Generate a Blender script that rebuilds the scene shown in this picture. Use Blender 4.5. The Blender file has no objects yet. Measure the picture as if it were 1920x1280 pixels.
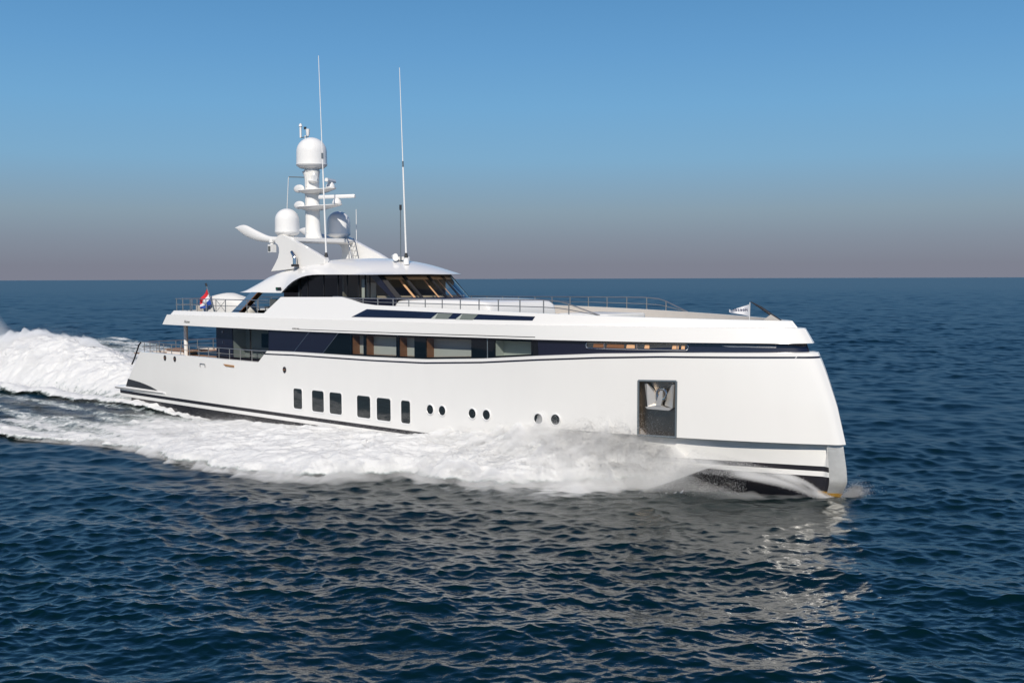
import bpy, bmesh, math, random
import numpy as np
from mathutils import Matrix, Vector

random.seed(7)
RNG = np.random.default_rng(11)
sc = bpy.context.scene
col = sc.collection

# ------------------------------------------------------------------ camera
CAM_H = 8.493
PITCH = math.atan(117.7 / 2050.0)
ROLL = 0.00306
cam_d = bpy.data.cameras.new('camera')
cam_d.sensor_width = 36.0
cam_d.lens = 2050.0 / 1920.0 * 36.0
cam_d.clip_start = 0.5
cam_d.clip_end = 40000.0
cam = bpy.data.objects.new('camera', cam_d)
col.objects.link(cam)
_F = Vector((0, math.cos(PITCH), -math.sin(PITCH)))
_R0 = Vector((1, 0, 0))
_U0 = Vector((0, math.sin(PITCH), math.cos(PITCH)))
_R = (_R0 - _U0 * ROLL).normalized()
_U = (_U0 + _R0 * ROLL).normalized()
_m = Matrix.Identity(4)
for _i in range(3):
    _m[_i][0] = _R[_i]
    _m[_i][1] = _U[_i]
    _m[_i][2] = -_F[_i]
_m[2][3] = CAM_H
cam.matrix_world = _m
sc.camera = cam

# ------------------------------------------------------------------ ship pose
HEAD = math.radians(-42.9786)
O = (-23.887, 75.836, 0.0)
SHIP = Matrix.Translation(O) @ Matrix.Rotation(HEAD, 4, 'Z')
DX, DY = math.cos(HEAD), math.sin(HEAD)          # forward in world
PX, PY = -DY, DX                                 # port in world

# ------------------------------------------------------------------ sun and sky
SUN_EL = math.radians(37.0)
SUN_OFF = math.radians(36.0)       # a little ahead of the starboard beam
_sx = -PX * math.cos(SUN_OFF) + DX * math.sin(SUN_OFF)
_sy = -PY * math.cos(SUN_OFF) + DY * math.sin(SUN_OFF)
SUN_DIR = Vector((_sx * math.cos(SUN_EL), _sy * math.cos(SUN_EL), math.sin(SUN_EL)))
sl = bpy.data.lights.new('sun', 'SUN')
sl.energy = 4.15
sl.angle = math.radians(0.55)
sl.color = (1.0, 0.93, 0.83)
sun = bpy.data.objects.new('sun', sl)
col.objects.link(sun)
sun.rotation_euler = SUN_DIR.to_track_quat('Z', 'Y').to_euler()


def lin(c):
    c = c / 255.0
    return c / 12.92 if c <= 0.04045 else ((c + 0.055) / 1.055) ** 2.4


def rgb(r, g, b):
    return (lin(r), lin(g), lin(b), 1.0)


world = bpy.data.worlds.new('World')
sc.world = world
world.use_nodes = True
wn, wl = world.node_tree.nodes, world.node_tree.links
wn.clear()
w_out = wn.new('ShaderNodeOutputWorld')
w_bg = wn.new('ShaderNodeBackground')
w_bg.inputs['Strength'].default_value = 0.1
w_sky = wn.new('ShaderNodeTexSky')
w_sky.sky_type = 'NISHITA'
w_sky.sun_disc = False
w_sky.sun_elevation = SUN_EL
w_sky.sun_rotation = math.atan2(_sx, _sy)
w_sky.air_density = 1.0
w_sky.dust_density = 0.6
w_sky.ozone_density = 2.0
w_tc = wn.new('ShaderNodeTexCoord')
w_sep = wn.new('ShaderNodeSeparateXYZ')
w_ramp = wn.new('ShaderNodeValToRGB')
w_asin = wn.new('ShaderNodeMath')
w_asin.operation = 'ARCSINE'
w_map = wn.new('ShaderNodeMapRange')
w_map.inputs['From Min'].default_value = 0.0
w_map.inputs['From Max'].default_value = math.radians(90)
wl.new(w_tc.outputs['Generated'], w_sep.inputs[0])
wl.new(w_sep.outputs['Z'], w_asin.inputs[0])
wl.new(w_asin.outputs[0], w_map.inputs['Value'])
wl.new(w_map.outputs[0], w_ramp.inputs['Fac'])
stops = [(0.0, (121, 124, 142)), (0.62, (118, 122, 140)), (2.0, (124, 135, 153)), (3.4, (131, 152, 169)),
         (6.1, (121, 168, 202)), (8.8, (110, 166, 209)), (11.5, (98, 156, 205)), (14.5, (86, 144, 195)),
         (22.0, (56, 112, 175)), (40.0, (27, 70, 130)), (90.0, (16, 46, 96))]
cr = w_ramp.color_ramp
cr.interpolation = 'LINEAR'
while len(cr.elements) > 1:
    cr.elements.remove(cr.elements[0])
cr.elements[0].position = 0.0
cr.elements[0].color = rgb(*stops[0][1])
for a, c in stops[1:]:
    e = cr.elements.new(a / 90.0)
    e.color = rgb(*c)
# the hazy band of air low over the sea mixed over the physical sky
w_scale = wn.new('ShaderNodeMix')
w_scale.data_type = 'RGBA'
w_scale.blend_type = 'MULTIPLY'
w_scale.inputs['Factor'].default_value = 1.0
wl.new(w_ramp.outputs['Color'], w_scale.inputs['A'])
w_scale.inputs['B'].default_value = (10.0, 10.0, 10.0, 1.0)
w_mix = wn.new('ShaderNodeMix')
w_mix.data_type = 'RGBA'
w_mix.inputs['Factor'].default_value = 0.94
wl.new(w_sky.outputs['Color'], w_mix.inputs['A'])
wl.new(w_scale.outputs['Result'], w_mix.inputs['B'])
wl.new(w_mix.outputs['Result'], w_bg.inputs['Color'])
wl.new(w_bg.outputs[0], w_out.inputs[0])

sc.view_settings.view_transform = 'Standard'
sc.view_settings.look = 'None'
sc.view_settings.exposure = 0.0
sc.view_settings.gamma = 1.0
sc.view_settings.use_curve_mapping = False
sc.render.engine = 'CYCLES'
sc.cycles.use_denoising = True
sc.cycles.max_bounces = 12
sc.cycles.diffuse_bounces = 4
sc.cycles.glossy_bounces = 4
sc.cycles.volume_bounces = 12
sc.cycles.transparent_max_bounces = 24
sc.cycles.caustics_reflective = False
sc.cycles.caustics_refractive = False


# ------------------------------------------------------------------ materials
def mat(name, color, rough=0.5, metal=0.0, spec=0.5, coat=0.0, vary=0.0, vscale=1.0, bump=0.0, bscale=8.0):
    m = bpy.data.materials.new(name)
    m.use_nodes = True
    nt = m.node_tree
    b = nt.nodes['Principled BSDF']
    b.inputs['Base Color'].default_value = (*color, 1)
    b.inputs['Roughness'].default_value = rough
    b.inputs['Metallic'].default_value = metal
    b.inputs['Specular IOR Level'].default_value = spec
    b.inputs['Coat Weight'].default_value = coat
    b.inputs['Coat Roughness'].default_value = 0.04
    tc = nt.nodes.new('ShaderNodeTexCoord')
    n = nt.nodes.new('ShaderNodeTexNoise')
    n.inputs['Scale'].default_value = vscale
    n.inputs['Detail'].default_value = 5
    nt.links.new(tc.outputs['Object'], n.inputs['Vector'])
    if vary > 0:
        r = nt.nodes.new('ShaderNodeMapRange')
        r.inputs['To Min'].default_value = 1 - vary
        r.inputs['To Max'].default_value = 1 + vary
        nt.links.new(n.outputs['Fac'], r.inputs['Value'])
        x = nt.nodes.new('ShaderNodeMix')
        x.data_type = 'RGBA'
        x.blend_type = 'MULTIPLY'
        x.inputs['Factor'].default_value = 1
        x.inputs['A'].default_value = (*color, 1)
        nt.links.new(r.outputs[0], x.inputs['B'])
        nt.links.new(x.outputs['Result'], b.inputs['Base Color'])
    if bump > 0:
        n2 = nt.nodes.new('ShaderNodeTexNoise')
        n2.inputs['Scale'].default_value = bscale
        n2.inputs['Detail'].default_value = 4
        nt.links.new(tc.outputs['Object'], n2.inputs['Vector'])
        bp = nt.nodes.new('ShaderNodeBump')
        bp.inputs['Strength'].default_value = 1.0
        bp.inputs['Distance'].default_value = bump
        nt.links.new(n2.outputs['Fac'], bp.inputs['Height'])
        nt.links.new(bp.outputs[0], b.inputs['Normal'])
    return m


M = {}
M['white'] = mat('white_gloss_paint', (0.80, 0.79, 0.765), 0.16, spec=0.5, vary=0.012, vscale=0.35, bump=0.004, bscale=0.35)
M['white_matt'] = mat('white_gelcoat', (0.80, 0.795, 0.78), 0.3, vary=0.02, vscale=2.0)
M['beige'] = mat('pale_beige_deck', (0.58, 0.54, 0.49), 0.55, vary=0.06, vscale=3)
M['canvas'] = mat('white_canvas', (0.74, 0.73, 0.70), 0.8, vary=0.05, vscale=3, bump=0.02, bscale=5)
M['navy'] = mat('navy_metallic_paint', (0.009, 0.0105, 0.025), 0.22, metal=0.0, spec=0.6, coat=0.3, vary=0.25, vscale=60)
M['black_glass'] = mat('black_glass', (0.004, 0.006, 0.008), 0.03, spec=0.6)
M['hull_glass'] = mat('dark_porthole_glass', (0.02, 0.025, 0.026), 0.03, spec=0.9)
M['black'] = mat('black_rubber', (0.015, 0.015, 0.017), 0.5)
M['charcoal'] = mat('charcoal_louvre', (0.03, 0.031, 0.036), 0.45, bump=0.02, bscale=14)
M['steel'] = mat('polished_steel', (0.62, 0.61, 0.59), 0.18, metal=1.0, vary=0.08, vscale=6)
M['rail'] = mat('satin_steel_rail', (0.50, 0.48, 0.45), 0.32, metal=0.85, vary=0.06, vscale=4)
M['wet_steel'] = mat('wet_brushed_steel', (0.36, 0.30, 0.24), 0.26, metal=1.0, vary=0.22, vscale=2.2, bump=0.006, bscale=30)
M['stem_steel'] = mat('wet_stem_steel', (0.50, 0.50, 0.49), 0.45, metal=0.9, vary=0.15, vscale=5, bump=0.004, bscale=20)
M['anchor'] = mat('galvanised_anchor', (0.62, 0.60, 0.57), 0.38, metal=0.6, vary=0.1, vscale=4)
M['rim'] = mat('grey_rim', (0.16, 0.19, 0.21), 0.35, metal=0.3)
M['teak'] = mat('teak_wood', (0.36, 0.19, 0.08), 0.5, vary=0.18, vscale=9)
M['wood'] = mat('warm_wood_veneer', (0.21, 0.095, 0.045), 0.4, vary=0.2, vscale=7)
M['oak'] = mat('light_oak', (0.72, 0.42, 0.23), 0.45, vary=0.1, vscale=8)
M['blind'] = mat('pale_blind', (0.50, 0.52, 0.49), 0.8, vary=0.04, vscale=6)
M['room'] = mat('pale_cabin_wall', (0.42, 0.45, 0.41), 0.7, vary=0.03, vscale=3)
M['pane_grey'] = mat('grey_green_pane', (0.17, 0.19, 0.165), 0.08, spec=0.6)
M['dark_room'] = mat('dark_cabin_lining', (0.13, 0.15, 0.165), 0.6, vary=0.2, vscale=2)
M['grey_room'] = mat('tan_grey_lining', (0.36, 0.31, 0.23), 0.6, vary=0.2, vscale=2)
M['red'] = mat('flag_red', (0.62, 0.02, 0.03), 0.7)
M['flag_white'] = mat('flag_white', (0.80, 0.80, 0.82), 0.7)
M['flag_blue'] = mat('flag_blue', (0.015, 0.06, 0.32), 0.7)
M['ink'] = mat('dark_blue_ink', (0.02, 0.025, 0.10), 0.6)
M['letter'] = mat('black_lettering', (0.02, 0.02, 0.022), 0.4)
M['mustard'] = mat('mustard_underwater_paint', (0.30, 0.17, 0.03), 0.4, vary=0.35, vscale=6)
M['bluegrey'] = mat('blue_grey_panel', (0.10, 0.19, 0.31), 0.35)
M['green_lamp'] = mat('green_lamp', (0.02, 0.14, 0.08), 0.3)
M['lens'] = mat('lamp_lens', (0.25, 0.26, 0.24), 0.1, metal=0.7)


def hull_material():
    m = mat('hull_paint', (0.80, 0.79, 0.765), 0.16)
    nt = m.node_tree
    b = nt.nodes['Principled BSDF']
    tc = nt.nodes.new('ShaderNodeTexCoord')
    sep = nt.nodes.new('ShaderNodeSeparateXYZ')
    nt.links.new(tc.outputs['Object'], sep.inputs[0])
    mr = nt.nodes.new('ShaderNodeMapRange')
    mr.inputs['From Min'].default_value = -2.0
    mr.inputs['From Max'].default_value = 8.0
    nt.links.new(sep.outputs['Z'], mr.inputs['Value'])
    ramp = nt.nodes.new('ShaderNodeValToRGB')
    ramp.color_ramp.interpolation = 'CONSTANT'
    nt.links.new(mr.outputs[0], ramp.inputs['Fac'])
    el = ramp.color_ramp.elements
    pos = lambda z: (z + 2.0) / 10.0
    white = (0.80, 0.79, 0.765, 1)
    dark = (0.022, 0.021, 0.026, 1)
    el[0].position = 0.0
    el[0].color = (0.020, 0.019, 0.022, 1)
    el[1].position = pos(0.79)
    el[1].color = white
    e = el.new(pos(0.985)); e.color = dark
    e = el.new(pos(1.19)); e.color = white
    # faint salt streaks and dried spray on the paint
    n = nt.nodes.new('ShaderNodeTexNoise')
    n.inputs['Scale'].default_value = 0.9
    n.inputs['Detail'].default_value = 6
    mp = nt.nodes.new('ShaderNodeMapping')
    mp.inputs['Scale'].default_value = (1.0, 1.0, 0.35)
    nt.links.new(tc.outputs['Object'], mp.inputs[0])
    nt.links.new(mp.outputs[0], n.inputs['Vector'])
    r2 = nt.nodes.new('ShaderNodeMapRange')
    r2.inputs['To Min'].default_value = 0.975
    r2.inputs['To Max'].default_value = 1.02
    nt.links.new(n.outputs['Fac'], r2.inputs['Value'])
    x = nt.nodes.new('ShaderNodeMix')
    x.data_type = 'RGBA'
    x.blend_type = 'MULTIPLY'
    x.inputs['Factor'].default_value = 1
    nt.links.new(ramp.outputs['Color'], x.inputs['A'])
    nt.links.new(r2.outputs[0], x.inputs['B'])
    nt.links.new(x.outputs['Result'], b.inputs['Base Color'])
    n3 = nt.nodes.new('ShaderNodeTexNoise')
    n3.inputs['Scale'].default_value = 0.45
    nt.links.new(tc.outputs['Object'], n3.inputs['Vector'])
    bp = nt.nodes.new('ShaderNodeBump')
    bp.inputs['Distance'].default_value = 0.005
    nt.links.new(n3.outputs['Fac'], bp.inputs['Height'])
    nt.links.new(bp.outputs[0], b.inputs['Normal'])
    return m


M['hull'] = hull_material()


def glass_material(name, tint, refl=1.0):
    m = bpy.data.materials.new(name)
    m.use_nodes = True
    nt = m.node_tree
    nt.nodes.clear()
    out = nt.nodes.new('ShaderNodeOutputMaterial')
    mix = nt.nodes.new('ShaderNodeMixShader')
    tr = nt.nodes.new('ShaderNodeBsdfTransparent')
    tr.inputs['Color'].default_value = (*tint, 1)
    gl = nt.nodes.new('ShaderNodeBsdfGlossy')
    gl.inputs['Roughness'].default_value = 0.01
    gl.inputs['Color'].default_value = (refl, refl, refl, 1)
    geo = nt.nodes.new('ShaderNodeNewGeometry')
    dot = nt.nodes.new('ShaderNodeVectorMath')
    dot.operation = 'DOT_PRODUCT'
    nt.links.new(geo.outputs['Incoming'], dot.inputs[0])
    nt.links.new(geo.outputs['Normal'], dot.inputs[1])
    ab = nt.nodes.new('ShaderNodeMath'); ab.operation = 'ABSOLUTE'
    nt.links.new(dot.outputs['Value'], ab.inputs[0])
    om = nt.nodes.new('ShaderNodeMath'); om.operation = 'SUBTRACT'
    om.inputs[0].default_value = 1.0
    nt.links.new(ab.outputs[0], om.inputs[1])
    pw = nt.nodes.new('ShaderNodeMath'); pw.operation = 'POWER'
    pw.inputs[1].default_value = 5.0
    nt.links.new(om.outputs[0], pw.inputs[0])
    ma = nt.nodes.new('ShaderNodeMath'); ma.operation = 'MULTIPLY_ADD'
    ma.inputs[1].default_value = 0.95
    ma.inputs[2].default_value = 0.05
    nt.links.new(pw.outputs[0], ma.inputs[0])
    nt.links.new(ma.outputs[0], mix.inputs['Fac'])
    nt.links.new(tr.outputs[0], mix.inputs[1])
    nt.links.new(gl.outputs[0], mix.inputs[2])
    nt.links.new(mix.outputs[0], out.inputs['Surface'])
    return m


M['glass'] = glass_material('tinted_glass', (0.93, 0.94, 0.92))
M['salon_glass'] = glass_material('salon_glass', (0.80, 0.83, 0.82))
M['glass_dark'] = glass_material('dark_tinted_glass', (0.60, 0.64, 0.66))


# ------------------------------------------------------------------ mesh helpers
def link_mesh(name, verts, faces, m, parent=None, smooth=True, angle=35.0, merge=0.0, solid=False):
    me = bpy.data.meshes.new(name)
    me.from_pydata([tuple(map(float, v)) for v in verts], [], faces)
    bm = bmesh.new()
    bm.from_mesh(me)
    if merge > 0:
        bmesh.ops.remove_doubles(bm, verts=bm.verts, dist=merge)
    bmesh.ops.recalc_face_normals(bm, faces=bm.faces)
    if solid and bm.calc_volume(signed=True) < 0:
        bmesh.ops.reverse_faces(bm, faces=bm.faces)
    bm.to_mesh(me)
    bm.free()
    if smooth:
        me.polygons.foreach_set('use_smooth', [True] * len(me.polygons))
        me.set_sharp_from_angle(angle=math.radians(angle))
    if m is not None:
        me.materials.append(m)
    o = bpy.data.objects.new(name, me)
    col.objects.link(o)
    if parent is not None:
        o.parent = parent
    return o


def ship_thing(name, pos, label, category, group=None):
    o = bpy.data.objects.new(name, None)
    o.empty_display_size = 0.3
    col.objects.link(o)
    o.matrix_world = SHIP @ Matrix.Translation(pos)
    o['label'] = label
    o['category'] = category
    if group:
        o['group'] = group
    return o


class MB:
    """collects geometry for one mesh; off shifts into the thing's own frame"""

    def __init__(self, off=(0, 0, 0)):
        self.v, self.f, self.off = [], [], off

    def add(self, vs, fs):
        b = len(self.v)
        self.v += [(x - self.off[0], y - self.off[1], z - self.off[2]) for x, y, z in vs]
        self.f += [tuple(i + b for i in f) for f in fs]

    def box(self, x0, x1, y0, y1, z0, z1):
        vs = [(x, y, z) for x in (x0, x1) for y in (y0, y1) for z in (z0, z1)]
        self.add(vs, [(0, 1, 3, 2), (4, 6, 7, 5), (0, 4, 5, 1), (2, 3, 7, 6), (0, 2, 6, 4), (1, 5, 7, 3)])

    def tube(self, pts, r, n=10, caps=True):
        pts = [Vector(p) for p in pts]
        rs = r if isinstance(r, (list, tuple)) else [r] * len(pts)
        rings = []
        ref = None
        for i, p in enumerate(pts):
            t = (pts[min(i + 1, len(pts) - 1)] - pts[max(i - 1, 0)]).normalized()
            if ref is None:
                ref = Vector((0, 0, 1)) if abs(t.z) < 0.9 else Vector((1, 0, 0))
            u = (ref - t * ref.dot(t)).normalized()
            ref = u
            w = t.cross(u)
            rings.append([tuple(p + (u * math.cos(a) + w * math.sin(a)) * rs[i])
                          for a in [2 * math.pi * k / n for k in range(n)]])
        self.loft(rings, closed=True, caps=caps)

    def loft(self, rows, closed=False, caps=False):
        n = len(rows[0])
        assert all(len(r) == n for r in rows)
        vs = [p for r in rows for p in r]
        fs = []
        for i in range(len(rows) - 1):
            for j in range(n if closed else n - 1):
                k = (j + 1) % n
                fs.append((i * n + j, i * n + k, (i + 1) * n + k, (i + 1) * n + j))
        if caps:
            fs.append(tuple(range(n)))
            fs.append(tuple((len(rows) - 1) * n + j for j in range(n)))
        self.add(vs, fs)

    def lathe(self, c, prof, n=28):
        rows = []
        for r, z in prof:
            rows.append([(c[0] + r * math.cos(2 * math.pi * k / n), c[1] + r * math.sin(2 * math.pi * k / n), c[2] + z)
                         for k in range(n)])
        self.loft(rows, closed=True, caps=True)

    def prism(self, pts, y0, y1):
        """polygon of (x, z) pulled out along y"""
        n = len(pts)
        vs = [(x, y0, z) for x, z in pts] + [(x, y1, z) for x, z in pts]
        fs = [tuple(range(n)), tuple(range(n, 2 * n))]
        for i in range(n):
            j = (i + 1) % n
            fs.append((i, j, n + j, n + i))
        self.add(vs, fs)

    def slab(self, low, top, surf, off, thick, nx=1):
        """strip between two polylines of (x, z) laid on the starboard surface y = -surf(x, z)"""
        lo, hi = [], []
        for a, b, dst in ((low, None, lo), (top, None, hi)):
            for i in range(len(a) - 1):
                for k in range(nx):
                    t = k / nx
                    dst.append((a[i][0] * (1 - t) + a[i + 1][0] * t, a[i][1] * (1 - t) + a[i + 1][1] * t))
            dst.append(a[-1])
        n = len(lo)
        P = lambda q, o: (q[0], -surf(*q) - o, q[1])
        rows = [[P(q, off - thick) for q in lo], [P(q, off) for q in lo], [P(q, off) for q in hi], [P(q, off - thick) for q in hi]]
        b = len(self.v)
        self.loft(rows)
        fs = []
        for e in (0, n - 1):
            fs.append(tuple(b + r * n + e for r in range(4)))
        for j in range(n - 1):
            fs.append((b + j, b + j + 1, b + 3 * n + j + 1, b + 3 * n + j))
        self.f += fs

    def build(self, name, m, parent=None, **kw):
        return link_mesh(name, self.v, self.f, m, parent, **kw)


def catmull(pts, k=8):
    pts = np.asarray(pts, float)
    out = []
    P = np.vstack([2 * pts[0] - pts[1], pts, 2 * pts[-1] - pts[-2]])
    for i in range(len(pts) - 1):
        p0, p1, p2, p3 = P[i], P[i + 1], P[i + 2], P[i + 3]
        for t in np.arange(k) / k:
            out.append(0.5 * ((2 * p1) + (-p0 + p2) * t + (2 * p0 - 5 * p1 + 4 * p2 - p3) * t * t + (-p0 + 3 * p1 - 3 * p2 + p3) * t ** 3))
    out.append(pts[-1])
    return np.array(out)


def sm(x, a, b):
    t = np.clip((np.asarray(x, float) - a) / (b - a), 0, 1)
    return t * t * (3 - 2 * t)


# ------------------------------------------------------------------ hull form (ship frame: x forward, y port, z up)
TOPR = catmull([(0, 4.0), (3, 4.1), (8, 4.22), (14, 4.3), (22, 4.3), (30, 4.3), (34, 4.29), (36, 4.25), (38, 4.12), (40, 3.82), (42, 3.36),
                (44, 2.76), (46, 1.98), (47.5, 1.26), (48.45, 0.72), (48.85, 0.38), (49.0, 0.0)], 10)
KNR = catmull([(0, 4.0), (3, 4.1), (8, 4.2), (14, 4.28), (22, 4.28), (30, 4.28), (34, 4.26), (36, 4.2), (38, 4.06), (40.2, 3.75), (42.4, 3.26),
               (44.6, 2.62), (46.8, 1.82), (48.4, 1.12), (49.5, 0.55), (49.97, 0.29), (50.14, 0.0)], 10)
L2R = KNR.copy()
_d = 0.10 * sm(KNR[:, 0], 36, 42) + 0.30 * sm(KNR[:, 0], 40.5, 46.0)
L2R[:, 1] = np.maximum(L2R[:, 1] - _d, 0.0)
L2R[140:150, 0] = np.interp(np.arange(140, 150), [140, 150], [L2R[140, 0], 49.52])
L2R[140:150, 1] = np.interp(np.arange(140, 150), [140, 150], [L2R[140, 1], 0.34])
WLR = catmull([(0, 3.92), (3, 4.03), (8, 4.14), (14, 4.24), (22, 4.27), (30, 4.26), (34, 4.18), (36, 4.0), (38, 3.65), (40, 3.12), (42, 2.5),
               (44, 1.9), (46, 1.25), (48, 0.68), (49.2, 0.40), (49.5, 0.33), (49.93, 0.0)], 10)
L2R[150:, :] = np.column_stack([np.interp(np.arange(11), [0, 10], [49.52, 50.0]), np.interp(np.arange(11), [0, 10], [0.34, 0.0])])
WLR[150:, :] = np.column_stack([np.interp(np.arange(11), [0, 10], [49.5, 49.93]), np.interp(np.arange(11), [0, 10], [0.33, 0.0])])
NT = len(TOPR)
_SZ = [2.1, 2.37, 3.56, 4.49, 5.11, 5.42, 5.6]
_SX = [50.14, 50.07, 49.76, 49.41, 49.16, 49.0, 48.91]


def hull_row(Z):
    Z = float(Z)
    if Z >= 2.1:
        t = (np.interp(Z, _SZ, _SX) - 49.0) / 1.14
        R = TOPR + (KNR - TOPR) * t
    else:
        t = np.clip(Z / 2.06, -0.7, 1)
        R = WLR + (L2R - WLR) * t
        R = R.copy()
        bulge = np.interp(Z, [-1.4, -0.5, 0, 0.63, 1.14, 2.06], [-1.2, -0.35, 0, 0.24, 0.18, 0.0])
        R[140:, 0] += bulge * np.linspace(0, 1, NT - 140)
        if Z < 0:
            R[:, 1] *= 1 + 0.12 * Z
    return R


def nose_pts(R, xmin, n):
    sel = R[R[:, 0] > xmin]
    pts = [(x, -y) for x, y in sel] + [(x, y) for x, y in sel[::-1][1:]]
    k = np.linspace(0, len(pts) - 1, n)
    a = np.interp(k, range(len(pts)), [p[0] for p in pts])
    b = np.interp(k, range(len(pts)), [p[1] for p in pts])
    return list(zip(a, b))


def hullB(X, Z):
    R = hull_row(Z)
    return float(np.interp(X, R[:, 0], R[:, 1]))


def sheer(X):
    return np.interp(X, [0, 17.25, 18.12, 20.58, 27.04, 30.96, 34.7, 38, 40.9, 43.5, 49.0], [3.87, 3.87, 4.54, 4.59, 4.62, 4.69, 4.90, 5.17, 5.37, 5.49, 5.585])


def aft_x(Z):
    return float(np.interp(Z, [0.0, 0.784, 0.79, 1.3, 1.49, 1.5, 3.87, 6], [2.3, 2.3, 0.72, 0.72, 0.72, 1.55, 3.72, 3.72]))


yacht = bpy.data.objects.new('motor_yacht', None)
col.objects.link(yacht)
yacht.matrix_world = SHIP
yacht['label'] = 'large white motor yacht with dark navy window band running fast through the sea'
yacht['category'] = 'yacht'
Y = yacht


def mirrored(rows, merge=0.004):
    """rows of starboard points (y negative) -> verts and faces of both sides"""
    n = len(rows[0])
    vs = [p for r in rows for p in r]
    fs = []
    for i in range(len(rows) - 1):
        for j in range(n - 1):
            fs.append((i * n + j, i * n + j + 1, (i + 1) * n + j + 1, (i + 1) * n + j))
    N = len(vs)
    vs = vs + [(x, -y, z) for x, y, z in vs]
    fs = fs + [tuple(N + k for k in reversed(f)) for f in fs]
    return vs, fs


# template columns: insert the two kinks of the sheer line
def cols_for_hull():
    base = list(np.arange(NT))
    for xk in (17.25, 18.12, 42.66, 44.2):
        base.append(np.interp(xk, TOPR[:, 0], np.arange(NT)) if xk < 40 else np.interp(xk, hull_row(3.2)[:, 0], np.arange(NT)))
    return np.array(sorted(base))


HC = cols_for_hull()


def take(R, c):
    return np.column_stack([np.interp(c, np.arange(NT), R[:, 0]), np.interp(c, np.arange(NT), R[:, 1])])


def pocket_fix(c, x, y, z, R):
    """near the anchor pocket the columns stand plumb"""
    xr = float(np.interp(c, np.arange(NT), _R32[:, 0]))
    w = float(sm(xr, 40.8, 42.4) * (1 - sm(xr, 44.4, 46.0))) * float(sm(z, 1.4, 2.05))
    if w <= 0:
        return x, y
    xn = x + (xr - x) * w
    return xn, float(np.interp(xn, R[:, 0], R[:, 1]))


_R32 = hull_row(3.2)


def build_hull():
    FR = [0.0, 0.06, 0.12, 0.2, 0.3, 0.4, 0.5, 0.6, 0.668, 0.74, 0.82, 0.9, 0.96, 1.0]
    topX = take(TOPR, HC)[:, 0]
    ZT = sheer(topX)
    rows = []
    zl = [-1.3, -0.9, -0.4, 0.0, 0.3, 0.6, 0.782, 0.792, 1.2, 1.48, 1.51, 1.8, 2.06]
    for z in zl:
        R = take(hull_row(z), HC)
        ax = aft_x(z)
        R0 = hull_row(z)
        rr = []
        for c, (x, y) in zip(HC, R):
            x, y = pocket_fix(c, x, y, z, R0)
            rr.append((max(x, ax) if x < 4 else x, -y, z))
        rows.append(rr)
    for f in FR:
        row = []
        for c, zt in zip(HC, ZT):
            z = 2.1 + (zt - 2.1) * f
            R = hull_row(z)
            x = np.interp(c, np.arange(NT), R[:, 0])
            y = np.interp(c, np.arange(NT), R[:, 1])
            x, y = pocket_fix(c, x, y, z, R)
            row.append((max(x, aft_x(z)) if x < 4 else x, -y, z))
        rows.append(row)
    nlow = len(zl)
    top = rows[-1]
    ins = []
    for d, dz in ((0.05, 0.012), (0.30, 0.012), (0.31, -0.3)):
        r = []
        for k, (x, y, z) in enumerate(top):
            yy = min(y + d, 0.0)
            xx = x - d * float(sm(x, 46, 49)) * (1.0 if y > -1 else 0.6)
            r.append((xx, yy, z + dz))
        ins.append(r)
    rows += ins
    vs, fs = mirrored(rows)
    n = len(HC)
    # the anchor pocket: drop the faces between the two inserted columns and rows
    i0 = int(np.argmin(np.abs(HC - np.interp(42.66, hull_row(3.2)[:, 0], np.arange(NT)))))
    i1 = int(np.argmin(np.abs(HC - np.interp(44.2, hull_row(3.2)[:, 0], np.arange(NT)))))
    j0, j1 = nlow, nlow + FR.index(0.668)
    drop = set()
    for j in range(j0, j1):
        for i in range(i0, i1):
            drop.add((j * n + i, j * n + i + 1, (j + 1) * n + i + 1, (j + 1) * n + i))
    fs = [f for f in fs if f not in drop]
    # transom
    N = len(rows) * n
    for r in range(len(rows) - 1):
        fs.append((r * n, (r + 1) * n, N + (r + 1) * n, N + r * n))
    hull = link_mesh('hull', vs, fs, M['hull'], Y, merge=0.003, angle=28)
    loop = [rows[j0][i] for i in range(i0, i1 + 1)] + [rows[j][i1] for j in range(j0 + 1, j1 + 1)] + \
           [rows[j1][i] for i in range(i1 - 1, i0 - 1, -1)] + [rows[j][i0] for j in range(j1 - 1, j0, -1)]
    corners = [rows[j0][i0], rows[j0][i1], rows[j1][i1], rows[j1][i0]]
    return hull, loop, corners


hull, pocket_loop, pocket_corner = build_hull()

# ---- anchor pocket
pc = [Vector(p) for p in pocket_corner]
pu = (pc[1] - pc[0]).normalized()                 # forward along the hull
pv0 = ((pc[3] + pc[2]) / 2 - (pc[0] + pc[1]) / 2)
pn = pu.cross(pv0).normalized()                   # outwards
if pn.y > 0:
    pn = -pn
pv = pv0.normalized()
mb = MB()
inner = [tuple(Vector(p) - pn * 0.42) for p in pocket_loop]
outer = [tuple(Vector(p)) for p in pocket_loop]
mb.loft([outer, inner], closed=True)
mb.add(inner, [tuple(range(len(inner)))])
pocket = mb.build('anchor_pocket', M['wet_steel'], Y)
mb = MB()
for a, b in ((0, 1), (1, 2), (2, 3), (3, 0)):
    mb.tube([pc[a] + pn * 0.01, pc[b] + pn * 0.01], 0.045, 8)
mb.build('pocket_rim', M['rim'], pocket)
PW, PH = (pc[1] - pc[0]).length, pv0.length


def pk(u, v, d):
    """pocket plane: u, v in 0..1 from lower aft corner, d metres out of the hull skin"""
    return tuple(pc[0] + (pc[1] - pc[0]) * u + pv0 * v + pn * d)


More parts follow.
